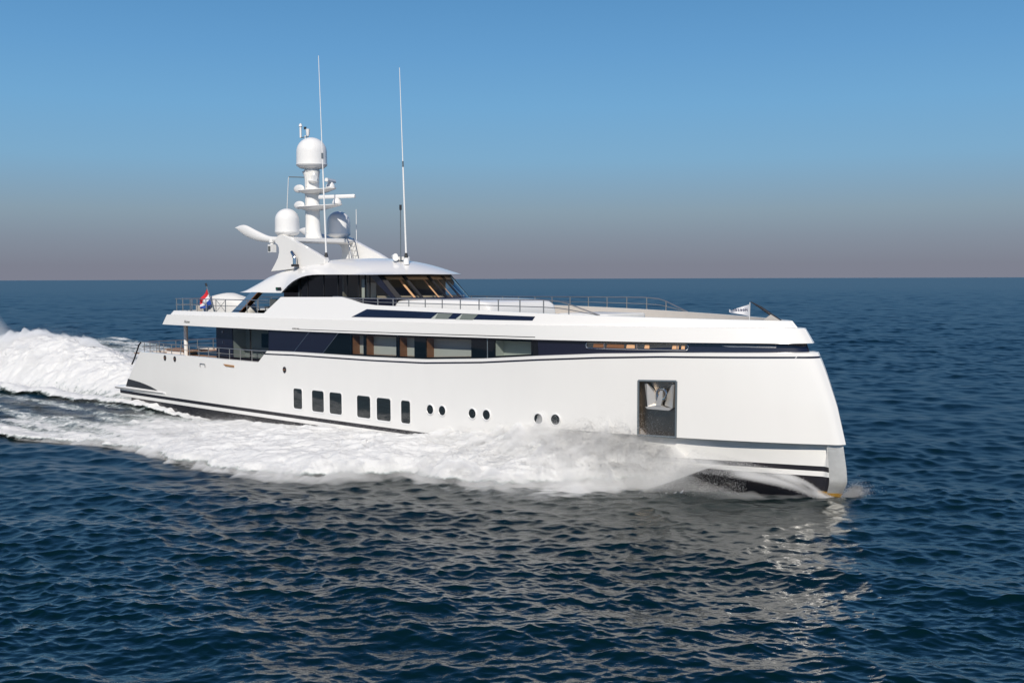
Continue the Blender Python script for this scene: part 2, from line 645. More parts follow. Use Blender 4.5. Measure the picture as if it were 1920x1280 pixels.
def pk_prism(mb, pts, d0, d1):
    n = len(pts)
    vs = [pk(u, v, d0) for u, v in pts] + [pk(u, v, d1) for u, v in pts]
    mb.add(vs, [tuple(range(n)), tuple(range(n, 2 * n))] + [(i, (i + 1) % n, n + (i + 1) % n, n + i) for i in range(n)])


def px_pocket(x, y):
    return ((x - 125) / 537.0, 1 - (y - 135) / 985.0)


apos = pk(0.5, 0.7, -0.2)
anchor = ship_thing('anchor', apos, 'galvanised steel anchor stowed in the recessed pocket near the bow', 'anchor')


def anchor_part(name, polys, d0, d1, parent=anchor):
    mb = MB(apos)
    pk_prism(mb, [px_pocket(*q) for q in polys], d0, d1)
    return mb.build(name, M['anchor'], parent, smooth=False)


mb = MB(apos)
Q = [px_pocket(*q) for q in ((195, 185), (240, 190), (395, 460), (360, 580), (250, 605))]
dd = [-0.12, -0.05, -0.22, -0.2, -0.06]
vs = [pk(u, v, d) for (u, v), d in zip(Q, dd)] + [pk(u, v, -0.36) for u, v in Q]
FL = [tuple(range(5)), tuple(range(5, 10))] + [(i, (i + 1) % 5, 5 + (i + 1) % 5, 5 + i) for i in range(5)]
mb.add(vs, FL)
mb.build('fluke', M['anchor'], anchor, smooth=False)
mb = MB(apos)
Q = [px_pocket(*q) for q in ((628, 190), (590, 188), (478, 460), (480, 575), (605, 610))]
dd = [-0.05, -0.14, -0.24, -0.2, -0.06]
vs = [pk(u, v, d) for (u, v), d in zip(Q, dd)] + [pk(u, v, -0.36) for u, v in Q]
mb.add(vs, FL)
mb.build('fluke', M['anchor'], anchor, smooth=False)
anchor_part('crown', [(255, 640), (220, 612), (365, 575), (395, 560), (440, 565), (500, 600), (605, 612), (560, 652)], -0.2, 0.0)
anchor_part('shank', [(378, 580), (395, 470), (440, 300), (475, 305), (468, 470), (445, 580)], -0.22, 0.03)
mb = MB(apos)
ring = []
for k in range(25):
    a = 2 * math.pi * k / 24
    u, v = px_pocket(452 + 66 * math.cos(a), 368 - 98 * math.sin(a))
    ring.append(pk(u, v, -0.02))
mb.tube(ring, 0.05, 8, caps=False)
mb.build('shackle_ring', M['steel'], anchor)

# ---- cove stripe under the rail
mb = MB()
xs = list(np.linspace(18.05, 36, 30)) + list(np.linspace(36.5, 48.6, 40))
lo = [(x, sheer(x) - 0.205) for x in xs]
hi = [(x, sheer(x) - 0.13) for x in xs]
lo[0] = (17.86, sheer(18.2) - 0.205)
hi[0] = (17.95, sheer(18.2) - 0.13)
mb.slab(lo, hi, hullB, 0.004, 0.02)
mb.build('cove_stripe', M['navy'], Y)
mb = MB()
nose = []
for dz in (-0.205, -0.13):
    z = 5.58 + dz
    R = hull_row(z)
    nose.append([(x + 0.006, y * 1.012, z) for x, y in nose_pts(R, 48.4, 41)])
mb.loft(nose)
mb.build('cove_stripe', M['navy'], Y)

# ---- mustard foot of the stem
mb = MB()
rows = []
for z in (-0.9, -0.5, -0.2, 0.05, 0.26):
    R = hull_row(z)
    rows.append([(x + 0.03, y * 1.06, z) for x, y in nose_pts(R, 49.15, 25)])
mb.loft(rows)
mb.build('stem_foot', M['mustard'], Y)

# ---- steel plate on the blunt stem below the knuckle
mb = MB()
rows = []
for z in (0.2, 0.3, 0.5, 0.6, 0.7, 0.782, 0.792, 0.9, 1.1, 1.2, 1.4, 1.5, 1.7, 1.8, 2.0, 2.055):
    R = hull_row(z)
    rows.append([(x + 0.035, y * 1.05, z) for x, y in nose_pts(R, R[150, 0] - 0.001, 21)])
mb.loft(rows)
mb.build('stem_plate', M['stem_steel'], Y)

# ---- swim platform and side recess at the quarter
mb = MB()
rows = []
for y, z0, z1 in ((-4.22, 1.36, 1.43), (-4.14, 1.3, 1.48), (-3.6, 1.3, 1.49), (3.6, 1.3, 1.49), (4.14, 1.3, 1.48), (4.22, 1.36, 1.43)):
    rows.append([(0.3 if abs(y) < 4 else 0.42, y, z0), (0.3 if abs(y) < 4 else 0.42, y, z1), (6.9 if abs(y) > 4 else 2.0, y, z1), (6.9 if abs(y) > 4 else 2.0, y, z0)])
mb.loft(rows, closed=True, caps=True)
plat = mb.build('swim_platform', M['white'], Y, smooth=False)
mb = MB()
mb.slab([(0.5, 1.375), (6.7, 1.375)], [(0.5, 1.405), (6.7, 1.405)], lambda x, z: 4.222, 0.004, 0.03, nx=6)
mb.build('rubbing_strip', M['black'], plat, smooth=False)
mb = MB()
pts_hi = [(1.99, 2.02), (2.7, 1.97), (3.6, 1.9), (4.4, 1.8), (5.1, 1.69), (5.6, 1.58), (5.9, 1.505)]
pts_lo = [(1.62, 1.5), (2.4, 1.5), (3.2, 1.5), (4.0, 1.5), (4.8, 1.5), (5.4, 1.5), (5.9, 1.497)]
mb.slab(pts_lo, pts_hi, hullB, 0.006, 0.03, nx=2)
mb.build('quarter_vent', M['charcoal'], Y)


# ---- hull windows and portholes
def rounded(x0, x1, z0, z1, r, n=5):
    out = []
    for cx, cz, a0 in ((x1 - r, z1 - r, 0), (x0 + r, z1 - r, 90), (x0 + r, z0 + r, 180), (x1 - r, z0 + r, 270)):
        for k in range(n + 1):
            a = math.radians(a0 + 90 * k / n)
            out.append((cx + r * math.cos(a), cz + r * math.sin(a)))
    return out


def loop_on(pts, surf, off):
    return [(x, -surf(x, z) - off, z) for x, z in pts]


def hull_window(pts_out, pts_in, rim_m, pane_m, name='hull_window', proud=0.025):
    mb = MB()
    a = loop_on(pts_out, hullB, -0.01)
    b = loop_on(pts_out, hullB, proud * 0.7)
    c = loop_on([((p[0] * 0.35 + q[0] * 0.65), (p[1] * 0.35 + q[1] * 0.65)) for p, q in zip(pts_out, pts_in)], hullB, proud)
    d = loop_on(pts_in, hullB, 0.006 if name == 'hull_window' else 0.028)
    mb.loft([a, b, c, d], closed=True)
    fr = mb.build(name, rim_m, Y, angle=50)
    mb = MB()
    lp_ = loop_on(pts_in, hullB, 0.014 if name == 'hull_window' else 0.034)
    cx_ = sum(p[0] for p in pts_in) / len(pts_in)
    cz_ = sum(p[1] for p in pts_in) / len(pts_in)
    mid_ = loop_on([(cx_ + (p[0] - cx_) * 0.5, cz_ + (p[1] - cz_) * 0.5) for p in pts_in], hullB, 0.014 if name == 'hull_window' else 0.034)
    mb.loft([lp_, mid_], closed=True)
    mb.add(mid_, [tuple(range(len(mid_)))])
    mb.build('pane', pane_m, fr, smooth=False)
    return fr


for xa, xb, zt, zb in ((20.49, 21.33, 2.68, 1.51), (22.13, 23.22, 2.69, 1.49), (23.63, 24.72, 2.69, 1.49),
                       (25.88, 27.0, 2.685, 1.49), (27.42, 28.55, 2.68, 1.48), (29.24, 29.98, 2.68, 1.49)):
    hull_window(rounded(xa - 0.03, xb + 0.03, zb - 0.03, zt + 0.03, 0.17), rounded(xa + 0.05, xb - 0.05, zb + 0.05, zt - 0.05, 0.12), M['white_matt'], M['hull_glass'])
for xc, zc in ((31.37, 2.35), (32.19, 2.362), (34.16, 2.385), (35.04, 2.40), (38.0, 2.455), (38.88, 2.485)):
    circ = lambda r: [(xc + r * math.cos(2 * math.pi * k / 28), zc + r * math.sin(2 * math.pi * k / 28)) for k in range(28)]
    hull_window(circ(0.275), circ(0.215), M['white_matt'], M['hull_glass'], name='porthole', proud=0.05)

# ---- fairleads and step in the side
for xc, zc in ((6.99, 3.63), (8.2, 3.62), (19.76, 3.59)):
    circ = lambda r: [(xc + r * 0.85 * math.cos(2 * math.pi * k / 18), zc + r * math.sin(2 * math.pi * k / 18)) for k in range(18)]
    fr = hull_window(circ(0.17), circ(0.115), M['charcoal'], M['black'], name='fairlead', proud=0.05)
    mb = MB()
    mb.tube([(xc - 0.07, -hullB(xc, zc) - 0.03, zc), (xc + 0.09, -hullB(xc, zc) - 0.03, zc)], 0.035, 8)
    mb.build('roller', M['wood'], fr)
mb = MB()
mb.slab([(14.0, 3.49), (14.85, 3.47)], [(13.75, 3.6), (14.85, 3.57)], hullB, 0.05, 0.06, nx=3)
mb.build('boarding_step', M['teak'], Y, smooth=False)
mb = MB()
mb.tube([(11.2, -hullB(11.2, 3.4) - 0.04, 3.3), (11.2, -hullB(11.2, 3.4) - 0.05, 3.5), (11.75, -hullB(11.6, 3.4) - 0.05, 3.49), (11.75, -hullB(11.6, 3.4) - 0.04, 3.29)], 0.018, 6)
mb.build('grab_handle', M['rail'], Y)


# ------------------------------------------------------------------ upper works above the window band
def fas_pt(c, row):
    """row: 'A' fascia foot, 'B' fascia top, 'b' foot of bulwark, 'C' bulwark top, 'i' inner top, 'k' inner foot"""
    x, y = float(np.interp(c, np.arange(NT), TOPR[:, 0])), float(np.interp(c, np.arange(NT), TOPR[:, 1]))
    aft = dict(A=6.72, B=7.22, b=7.55, C=7.82, i=7.95, k=7.95)[row]
    stem = dict(A=48.72, B=48.36, b=48.05, C=47.82, i=47.62, k=47.6)[row]
    if x < 10:
        x = aft + (x - 6.0) * (10 - aft) / 4.0 if x >= 6 else aft
    if x > 34:
        x = 34 + (x - 34) * (stem - 34) / 15.0
    zB = np.interp(x, [6, 17.5, 34.7, 41, 49], [6.33, 6.35, 6.44, 6.50, 6.51])
    zC = np.interp(x, [7, 17.63, 18.85, 24.2, 25.0, 25.92, 27, 28.78, 34.6, 40, 47.8], [6.585, 6.61, 7.52, 7.57, 7.45, 7.27, 7.19, 7.165, 7.07, 6.95, 6.79])
    zA = np.interp(x, [6, 20, 29, 34.7, 40, 49], [5.715, 5.72, 5.785, 5.85, 5.89, 5.945])
    ins = float(sm(x, 10, 16)) * 0.0
    if row == 'A':
        return x, y + 0.0, zA
    if row == 'B':
        return x, max(y - 0.04, 0), zB
    if row == 'b':
        return x, max(y - 0.10, 0), zB + 0.012
    dy = 0.10 + 0.32 * (zC - zB)
    if row == 'C':
        return x, max(y - dy, 0), zC
    if row == 'i':
        return x, max(y - dy - 0.10, 0), zC + 0.004
    return x, max(y - dy - 0.12, 0), 6.40


FC = sorted(list(np.interp([6.0, 6.3, 7, 8, 9], TOPR[:, 0], np.arange(NT))) + [c for c in range(NT) if TOPR[c, 0] > 9.5] +
            list(np.interp([17.63, 18.85, 24.2, 25.0, 25.92, 27.0], TOPR[:, 0], np.arange(NT))))
FC = np.array(FC)


def fas_row(k, dz=0.0):
    return [(x, -y, z + dz) for x, y, z in (fas_pt(c, k) for c in FC)]


def row_y(k, X):
    P = np.array([fas_pt(c, k) for c in FC])
    return float(np.interp(X, P[:, 0], P[:, 1])), float(np.interp(X, P[:, 0], P[:, 2]))


_RB = {k: np.array([fas_pt(c, k) for c in FC]) for k in 'ABbC'}


def fasY(X, Z):
    a, b = _RB['A'], _RB['B']
    za, zb = np.interp(X, a[:, 0], a[:, 2]), np.interp(X, b[:, 0], b[:, 2])
    t = np.clip((Z - za) / (zb - za), 0, 1)
    return float(np.interp(X, a[:, 0], a[:, 1]) * (1 - t) + np.interp(X, b[:, 0], b[:, 1]) * t)


def bulY(X, Z):
    a, b = _RB['b'], _RB['C']
    za, zb = np.interp(X, a[:, 0], a[:, 2]), np.interp(X, b[:, 0], b[:, 2])
    t = np.clip((Z - za) / (zb - za), 0, 1)
    return float(np.interp(X, a[:, 0], a[:, 1]) * (1 - t) + np.interp(X, b[:, 0], b[:, 1]) * t)


def bandY(X, Z):
    return max(fas_in(X), 0.0)


def fas_in(X):
    a = _RB['A']
    # band stands in by 0.17 m and its stem stops shorter
    xs = np.where(a[:, 0] > 34, 34 + (a[:, 0] - 34) * (48.47 - 34) / (48.72 - 34), a[:, 0])
    return float(np.interp(X, xs, np.maximum(a[:, 1] - 0.17, 0)))


# fascia
foot_in = [(x - 0.06 * float(sm(x, 44, 48.7)), min(y + 0.9, 0), z + 0.01) for x, y, z in fas_row('A')]
a1 = fas_row('A')
a_mid = []
for p, q in zip(fas_row('A'), fas_row('B')):
    a_mid.append(tuple(p[i] + (q[i] - p[i]) * 0.85 for i in range(3)))
fb = fas_row('B')
rows = [foot_in, a1, a_mid, fb, fas_row('b')]
vs, fs = mirrored(rows)
n = len(FC)
N = len(rows) * n
for r in range(len(rows) - 1):
    fs.append((r * n, (r + 1) * n, N + (r + 1) * n, N + r * n))
fascia = link_mesh('upper_fascia', vs, fs, M['white'], Y, merge=0.003, angle=24)
# bulwark
rows = [fas_row('b', 0.003), fas_row('C'), fas_row('i'), fas_row('k')]
vs, fs = mirrored(rows)
N = len(rows) * n
for r in range(len(rows) - 1):
    fs.append((r * n, (r + 1) * n, N + (r + 1) * n, N + r * n))
bulwark = link_mesh('upper_bulwark', vs, fs, M['white'], Y, merge=0.003, angle=24)

# upper deck slab: soffit and deck
def deck_sheet(name, k, z, x0, x1, m, inset=0.0, thick=0.05):
    P = _RB[k]
    sel = [(x, y) for x, y, _ in P if x0 <= x <= x1]
    st = [(x, -(max(y - inset, 0)), z) for x, y in sel]
    pt = [(x, max(y - inset, 0), z) for x, y in sel]
    mb = MB()
    mb.loft([[(x, y, z - thick) for x, y, z in st], st, pt, [(x, y, z - thick) for x, y, z in pt]], closed=True, caps=False)
    return mb.build(name, m, Y, smooth=False)


deck_sheet('deck_soffit', 'A', 5.80, 6.7, 47.6, M['white_matt'], inset=0.25, thick=0.04)
deck_sheet('upper_deck', 'b', 6.47, 7.6, 26.0, M['teak'], inset=0.1)
deck_sheet('foredeck', 'b', 6.55, 26.0, 47.0, M['beige'], inset=0.1)

# inner lining of the port and starboard foredeck bulwark, cream coloured
mb = MB()
for s in (1,):
    lo_, hi_ = [], []
    for c in FC:
        x, y, z = fas_pt(c, 'k')
        if x < 28.5 or x > 47.2:
            continue
        hi = fas_pt(c, 'i')
        lo_.append((x, s * (y - 0.012), 6.56))
        hi_.append((hi[0] - 0.012, s * max(hi[1] - 0.012, 0), hi[2] - 0.01))
    mb.loft([lo_, hi_])
mb.build('bulwark_lining', M['beige'], Y)


# ---- side stripe, lettering line on the fascia
def zA_at(X):
    return float(np.interp(X, _RB['A'][:, 0], _RB['A'][:, 2]))


mb = MB()
xs = np.linspace(21.1, 37.85, 40)
mb.slab([(x, zA_at(x) + 0.085 + 0.0 * x) for x in xs], [(x, zA_at(x) + 0.115) for x in xs], fasY, 0.006, 0.02)
mb.build('fascia_groove', M['black'], Y)


def text_mesh(name, body, size, place, m, parent, shear=0.0, ext=0.004):
    cu = bpy.data.curves.new('txt', 'FONT')
    cu.body = body
    cu.size = size
    cu.extrude = ext
    cu.shear = shear
    cu.resolution_u = 3
    tmp = bpy.data.objects.new('txt', cu)
    col.objects.link(tmp)
    dg = bpy.context.evaluated_depsgraph_get()
    me = bpy.data.meshes.new_from_object(tmp.evaluated_get(dg))
    bpy.data.objects.remove(tmp)
    bpy.data.curves.remove(cu)
    for v in me.vertices:
        v.co = Vector(place(v.co.x, v.co.y, v.co.z))
    me.materials.clear()
    me.materials.append(m)
    me.name = name
    o = bpy.data.objects.new(name, me)
    col.objects.link(o)
    o.parent = parent
    return o


text_mesh('name_lettering', 'Home', 0.26, lambda x, y, z: (9.38 + x, -fasY(9.38 + x, 5.87 + y) - 0.006 - z, 5.87 + y), M['letter'], Y, shear=0.25)
text_mesh('port_lettering', 'HOME-ONE', 0.13, lambda x, y, z: (20.5 + x * 0.9, -fasY(20.5 + x, 5.81 + y) - 0.006 - z, 5.805 + y), M['letter'], Y)

# ---- slanted dark strip window in the bulwark
mb = MB()
def top_s(x): return np.interp(x, [26.44, 37.67], [6.99, 6.855])
def low_s(x): return np.interp(x, [25.38, 37.57], [6.575, 6.675])
xl = np.linspace(25.38, 37.57, 26)
xh = np.linspace(26.44, 37.67, 26)
mb.slab([(x, low_s(x)) for x in xl], [(x, top_s(x)) for x in xh], bulY, 0.008, 0.03)
strip = mb.build('strip_window', M['navy'], Y)
mb = MB()
for k in range(15):
    x = 26.15 + k * 0.28
    mb.slab([(x, low_s(x) + 0.04), (x + 0.06, low_s(x) + 0.04)], [(x + 0.62, top_s(x) - 0.05), (x + 0.68, top_s(x) - 0.05)], bulY, 0.02, 0.03)
lv = mb.build('louvre', M['navy'], strip, smooth=False)
for xa in (31.28, 32.92):
    mb = MB()
    mb.slab([(xa, 6.625), (xa + 1.15, 6.63)], [(xa + 0.40, 6.89), (xa + 1.42, 6.88)], bulY, 0.014, 0.02)
    pn_ = mb.build('pane', M['pane_grey'], strip, smooth=False)
    mb = MB()
    mb.slab([(xa + 0.03, 6.63), (xa + 0.3, 6.63)], [(xa + 0.40, 6.885), (xa + 0.42, 6.885)], bulY, 0.018, 0.02)
    mb.build('reveal', M['room'], pn_, smooth=False)

# ------------------------------------------------------------------ window band of the main deck
def band_seg(name, x0, x1, m, off=0.0, nx=24, zlo=None, zhi=None, thick=0.03):
    xs = np.linspace(x0, x1, nx)
    mb = MB()
    mb.slab([(x, (sheer(x) - 0.03) if zlo is None else zlo(x)) for x in xs],
            [(x, zA_at(x) + 0.03 if zhi is None else zhi(x)) for x in xs], bandY, off, thick)
    return mb.build(name, m, Y)


# forward navy band wraps the bow
def bow_band():
    rows = []
    for f in (0, 1):
        r = []
        for c in FC:
            x, y, z = fas_pt(c, 'A')
            if x < 37.83:
                continue
            xs = 34 + (x - 34) * ((48.60 if f == 0 else 48.44) - 34) / (48.72 - 34)
            zz = sheer(x) - 0.04 if f == 0 else zA_at(x) + 0.03
            r.append((xs, -max(y - 0.17, 0), zz))
        rows.append(r)
    vs, fs = mirrored(rows)
    return link_mesh('window_band', vs, fs, M['navy'], Y, merge=0.003)


bow_band()
band_seg('window_band', 18.1, 22.35, M['black_glass'])
SL = lambda x: sheer(x) - 0.03
ST = lambda x: zA_at(x) + 0.03


def para(name, xl0, xl1, xt0, xt1, m, off):
    mb = MB()
    n_ = 10
    lo = [(xl0 + (xl1 - xl0) * k / n_, SL(xl0 + (xl1 - xl0) * k / n_)) for k in range(n_ + 1)]
    hi = [(xt0 + (xt1 - xt0) * k / n_, ST(xt0 + (xt1 - xt0) * k / n_)) for k in range(n_ + 1)]
    mb.slab(lo, hi, bandY, off, 0.02)
    return mb.build(name, m, Y)


para('window_band', 22.35, 25.23, 22.35, 25.23, M['black_glass'], 0.0)
para('navy_panel', 18.12, 20.35, 18.12, 21.85, M['navy'], 0.006)
para('navy_panel', 20.41, 22.86, 21.91, 24.32, M['navy'], 0.008)
para('trim_strip', 20.35, 20.405, 21.85, 21.905, M['steel'], 0.012)
para('trim_strip', 22.865, 22.91, 24.325, 24.37, M['steel'], 0.012)
# band wall across the step aft
mb = MB()
mb.box(18.08, 18.13, -4.12, -3.45, 3.7, 5.8)
mb.build('side_return', M['navy'], Y, smooth=False)

# salon windows: glazed openings with a real recess behind
def salon_window(x0, x1, reveal_m, back_m, blind=None, depth=0.52):
    yb = lambda x, z=5: bandY(x, z)
    z0a, z0b = SL(x0) + 0.12, SL(x1) + 0.12
    z1a, z1b = ST(x0) - 0.14, ST(x1) - 0.14
    y0, y1 = -yb(x0), -yb(x1)
    mb = MB()
    # frame around the opening
    out = [(x0 - 0.1, y0, SL(x0) - 0.0), (x1 + 0.1, y1, SL(x1) - 0.0), (x1 + 0.1, y1, ST(x1)), (x0 - 0.1, y0, ST(x0))]
    inn = [(x0, y0, z0a), (x1, y1, z0b), (x1, y1, z1b), (x0, y0, z1a)]
    ft = [(x, y + 0.06, z) for x, y, z in inn]
    mb.loft([out, inn, ft], closed=True)
    fr = mb.build('salon_window', M['black_glass'], Y, smooth=False)
    mb = MB()
    bk = [(x, y + depth, z) for x, y, z in inn]
    mb.loft([ft, bk], closed=True)
    rv = mb.build('reveal', reveal_m, fr, smooth=False)
    mb = MB()
    mb.add(bk, [(0, 1, 2, 3)])
    mb.build('blind', back_m, fr, smooth=False)
    mb = MB()
    mb.add([(x, y + 0.02, z) for x, y, z in inn], [(0, 1, 2, 3)])
    mb.build('pane', M['salon_glass'], fr, smooth=False)
    return fr


salon_window(25.36, 26.28, M['wood'], M['blind'])
salon_window(26.47, 28.78, M['wood'], M['blind'])
salon_window(29.0, 30.1, M['wood'], M['blind'])
salon_window(30.92, 33.95, M['wood'], M['blind'])
salon_window(35.42, 37.5, M['room'], M['room'], depth=0.6)
band_seg('window_band', 30.2, 30.82, M['black_glass'], nx=3)
band_seg('window_band', 34.05, 35.32, M['black_glass'], nx=4)
band_seg('window_band', 37.6, 37.86, M['black_glass'], nx=3)
band_seg('window_mullion', 34.95, 35.0, M['rim'], 0.008, nx=3, thick=0.012)
mb = MB()
mb.box(18.2, 37.8, -3.2, 3.2, 3.8, 3.85)
mb.build('saloon_floor', M['dark_room'], Y, smooth=False)

# mooring slot
def slot_loop(x0, x1, zlo, zhi, n=8):
    out = []
    r = lambda x: (zhi(x) - zlo(x)) / 2
    for k in range(13):
        x = x0 + (x1 - x0) * k / 12
        out.append((x, zlo(x)))
    rr = r(x1)
    for k in range(1, n):
        a = -math.pi / 2 + math.pi * k / n
        out.append((x1 + rr * math.cos(a), (zlo(x1) + zhi(x1)) / 2 + rr * math.sin(a)))
    for k in range(13):
        x = x1 + (x0 - x1) * k / 12
        out.append((x, zhi(x)))
    rr = r(x0)
    for k in range(1, n):
        a = math.pi / 2 + math.pi * k / n
        out.append((x0 + rr * math.cos(a), (zlo(x0) + zhi(x0)) / 2 + rr * math.sin(a)))
    return out


szl = lambda x: np.interp(x, [40.2, 44.5], [5.57, 5.60])
szh = lambda x: np.interp(x, [40.2, 44.5], [5.80, 5.84])
sl_pts = slot_loop(40.35, 44.35, szl, szh)
mb = MB()
lp = [(x, -bandY(x, z) - 0.02, z) for x, z in sl_pts]
mb.tube(lp + [lp[0]], 0.028, 8, caps=False)
slot = mb.build('mooring_slot', M['steel'], Y)
mb = MB()
cen = [(x, -bandY(x, z) - 0.010, z) for x, z in sl_pts]
mb.slab([(x, szl(x)) for x in np.linspace(40.3, 44.4, 24)], [(x, szh(x)) for x in np.linspace(40.3, 44.4, 24)], bandY, 0.012, 0.02)
mb.build('slot_lining', M['wet_steel'], slot)
for xa, w, mm in ((40.55, 0.5, 'wood'), (41.15, 0.75, 'wood'), (42.0, 0.35, 'oak'), (42.75, 0.2, 'oak'), (43.85, 0.25, 'oak'), (44.2, 0.14, 'oak')):  # brown and tan patches laid over the steel slot lining
    mb = MB()
    mb.slab([(xa, szl(xa) + 0.04), (xa + w, szl(xa) + 0.04)], [(xa + 0.03, szh(xa) - 0.04), (xa + w, szh(xa) - 0.03)], bandY, 0.03, 0.02, nx=3)
    mb.build('brown_patch', M[mm], slot, smooth=False)
for xa in (41.05, 42.45, 44.05):
    mb = MB()
    mb.tube([(xa, -bandY(xa, 5.7) - 0.035, szl(xa)), (xa, -bandY(xa, 5.7) - 0.035, szh(xa))], 0.025, 8)
    mb.build('slot_bar', M['steel'], slot)

# ------------------------------------------------------------------ aft main deck
mb = MB()
mb.box(2.6, 18.1, -3.95, 3.95, 3.70, 3.75)
mb.build('aft_deck', M['teak'], Y, smooth=False)
# saloon end walls with the pale side window
mb = MB()
mb.box(11.75, 11.83, -3.44, 3.4, 3.75, 5.78)
mb.build('aft_bulkhead', M['black_glass'], Y, smooth=False)
def wall_piece(name, x0, x1, z0, z1, m, y=-3.5, t=0.05, parent=Y):
    mb = MB()
    mb.box(x0, x1, y, y + t, z0, z1)
    return mb.build(name, m, parent, smooth=False)


side = wall_piece('side_wall', 11.75, 13.5, 3.75, 5.79, M['navy'])
wall_piece('side_wall', 17.12, 18.08, 3.75, 5.79, M['navy'])
wall_piece('side_wall', 13.5, 17.12, 3.75, 3.95, M['navy'])
wall_piece('side_wall', 13.5, 17.12, 5.62, 5.79, M['navy'])
mb = MB()
mb.box(13.5, 17.12, -2.62, -2.57, 3.9, 5.7)
rm = mb.build('side_window', M['room'], Y, smooth=False)
mb = MB()
mb.box(13.44, 13.5, -3.45, -2.6, 3.9, 5.7)
mb.build('reveal', M['room'], rm, smooth=False)
mb = MB()
mb.box(15.2, 17.0, -2.66, -2.625, 4.55, 5.35)
mb.build('dark_screen', M['black_glass'], rm, smooth=False)
mb = MB()
mb.add([(13.5, -3.47, 3.95), (17.12, -3.47, 3.95), (17.12, -3.47, 5.62), (13.5, -3.47, 5.62)], [(0, 1, 2, 3)])
mb.build('pane', M['glass_dark'], rm, smooth=False)
mb = MB()
mb.box(15.3, 15.36, -3.53, -3.47, 3.95, 5.62)
mb.build('mullion', M['black'], rm, smooth=False)
for x, z0, z1 in ((12.45, 5.33, 5.47), (12.45, 4.72, 4.86)):
    mb = MB()
    mb.box(x, x + 0.05, -3.55, -3.50, z0, z1)
    mb.build('door_hinge', M['steel'], side, smooth=False)
for (x, y) in ((7.55, -3.05), (11.62, -3.3), (7.55, 3.05)):
    mb = MB()
    mb.tube([(x, y, 3.75), (x, y, 5.78)], 0.13 if x < 9 else 0.07, 16)
    mb.build('deck_pillar', M['white_matt'], Y)
mb = MB()
mb.box(3.9, 17.9, 3.7, 3.95, 3.75, 3.87)
mb.build('deck_coaming', M['white_matt'], Y, smooth=False)
bpos = (6.4, -2.45, 3.75)
bench = ship_thing('deck_bench', bpos, 'low white bench with teak seat on the aft main deck behind the railing', 'bench')
mb = MB(bpos)
mb.box(4.9, 6.9, -2.9, -1.9, 3.75, 4.0)
mb.build('base', M['white_matt'], bench, smooth=False)
mb = MB(bpos)
mb.box(4.85, 8.1, -3.0, -1.8, 4.003, 4.08)
mb.build('seat', M['teak'], bench, smooth=False)

# ------------------------------------------------------------------ wheelhouse
def ws_pt(t, v, inset=0.0):
    """t: 0 base .. 1 top, v: athwart position"""
    xc = 28.7 + (27.2 - 28.7) * t
    return (xc - 0.24 * v * v - inset, v * (1 - inset * 0.04), 7.50 + (8.70 - 7.50) * t)


house = MB()
house.box(18.6, 26.9, -2.55, 2.55, 6.45, 6.5)
wheel = house.build('wheelhouse', M['dark_room'], Y, smooth=False)
# white trunk ahead of the windscreen
rows = []
for x, hw, zt in ((26.55, 2.6, 6.5), (27.0, 2.6, 7.34), (27.15, 2.58, 7.46), (29.0, 2.56, 7.5), (31.0, 2.52, 7.5), (32.6, 2.46, 7.47), (33.1, 2.42, 7.40), (33.35, 2.38, 7.26), (33.45, 2.35, 6.9), (33.46, 2.34, 6.5)):
    r = []
    for k in range(17):
        a = math.pi * k / 16
        cx, sx_ = math.cos(a), math.sin(a)
        yy = -hw * math.copysign(abs(cx) ** 0.16, cx)
        zz = 6.5 + (zt - 6.5) * (abs(sx_) ** 0.16)
        r.append((x, yy, zz))
    rows.append(r)
mb = MB()
mb.loft(rows, caps=True)
mb.build('foredeck_trunk', M['white'], Y, angle=50)

# windscreen: frame bars, wooden mullion blades, glass
VM = [-2.6, -1.66, -0.5, 0.5, 1.66, 2.6]
def ws_bar(name, v0, v1, t0, t1, m, d0, d1, parent, nv=6):
    mb = MB()
    rows = []
    for dd_ in (d0, d1):
        for t in (t0, t1):
            rows.append([ws_pt(t, v0 + (v1 - v0) * k / nv, dd_) for k in range(nv + 1)])
    a, b, c, d = rows
    mb.loft([a, b, d, c, a], closed=False)
    return mb.build(name, m, parent, smooth=False)


screen = ws_bar('windscreen', -2.6, 2.6, -0.05, 0.045, M['navy'], 0.0, 0.12, Y, nv=24)
ws_bar('header', -2.6, 2.6, 0.95, 1.08, M['black'], 0.0, 0.12, screen, nv=24)
for v in VM:
    w = 0.06 if abs(v) < 2 else 0.1
    vv = v + (0.1 if v < -2 else -0.1 if v > 2 else 0)
    ws_bar('mullion', vv - w, vv + w, 0.0, 1.0, M['black'], -0.01, 0.1, screen, nv=2)
    ws_bar('mullion_lining', vv - 0.05, vv + 0.05, 0.0, 1.0, M['oak'], 0.11, 0.62, screen, nv=2)
ws_bar('header_lining', -2.5, 2.5, 0.80, 0.94, M['oak'], 0.13, 0.2, screen, nv=24)
mb = MB()
mb.loft([[ws_pt(t, -2.55 + 5.1 * k / 40, 0.05) for k in range(41)] for t in (0.03, 0.5, 0.97)])
mb.build('pane', M['glass'], screen)
# corner pillar between side glass and windscreen
mb = MB()
mb.prism([(26.85, 7.42), (27.15, 7.42), (25.62, 8.72), (24.95, 8.72)], -2.64, -2.56)
mb.build('corner_pillar', M['navy'], wheel, smooth=False)
mb = MB()
mb.prism([(26.85, 7.42), (27.15, 7.42), (25.62, 8.72), (24.95, 8.72)], 2.56, 2.64)
mb.build('corner_pillar', M['navy'], wheel, smooth=False)
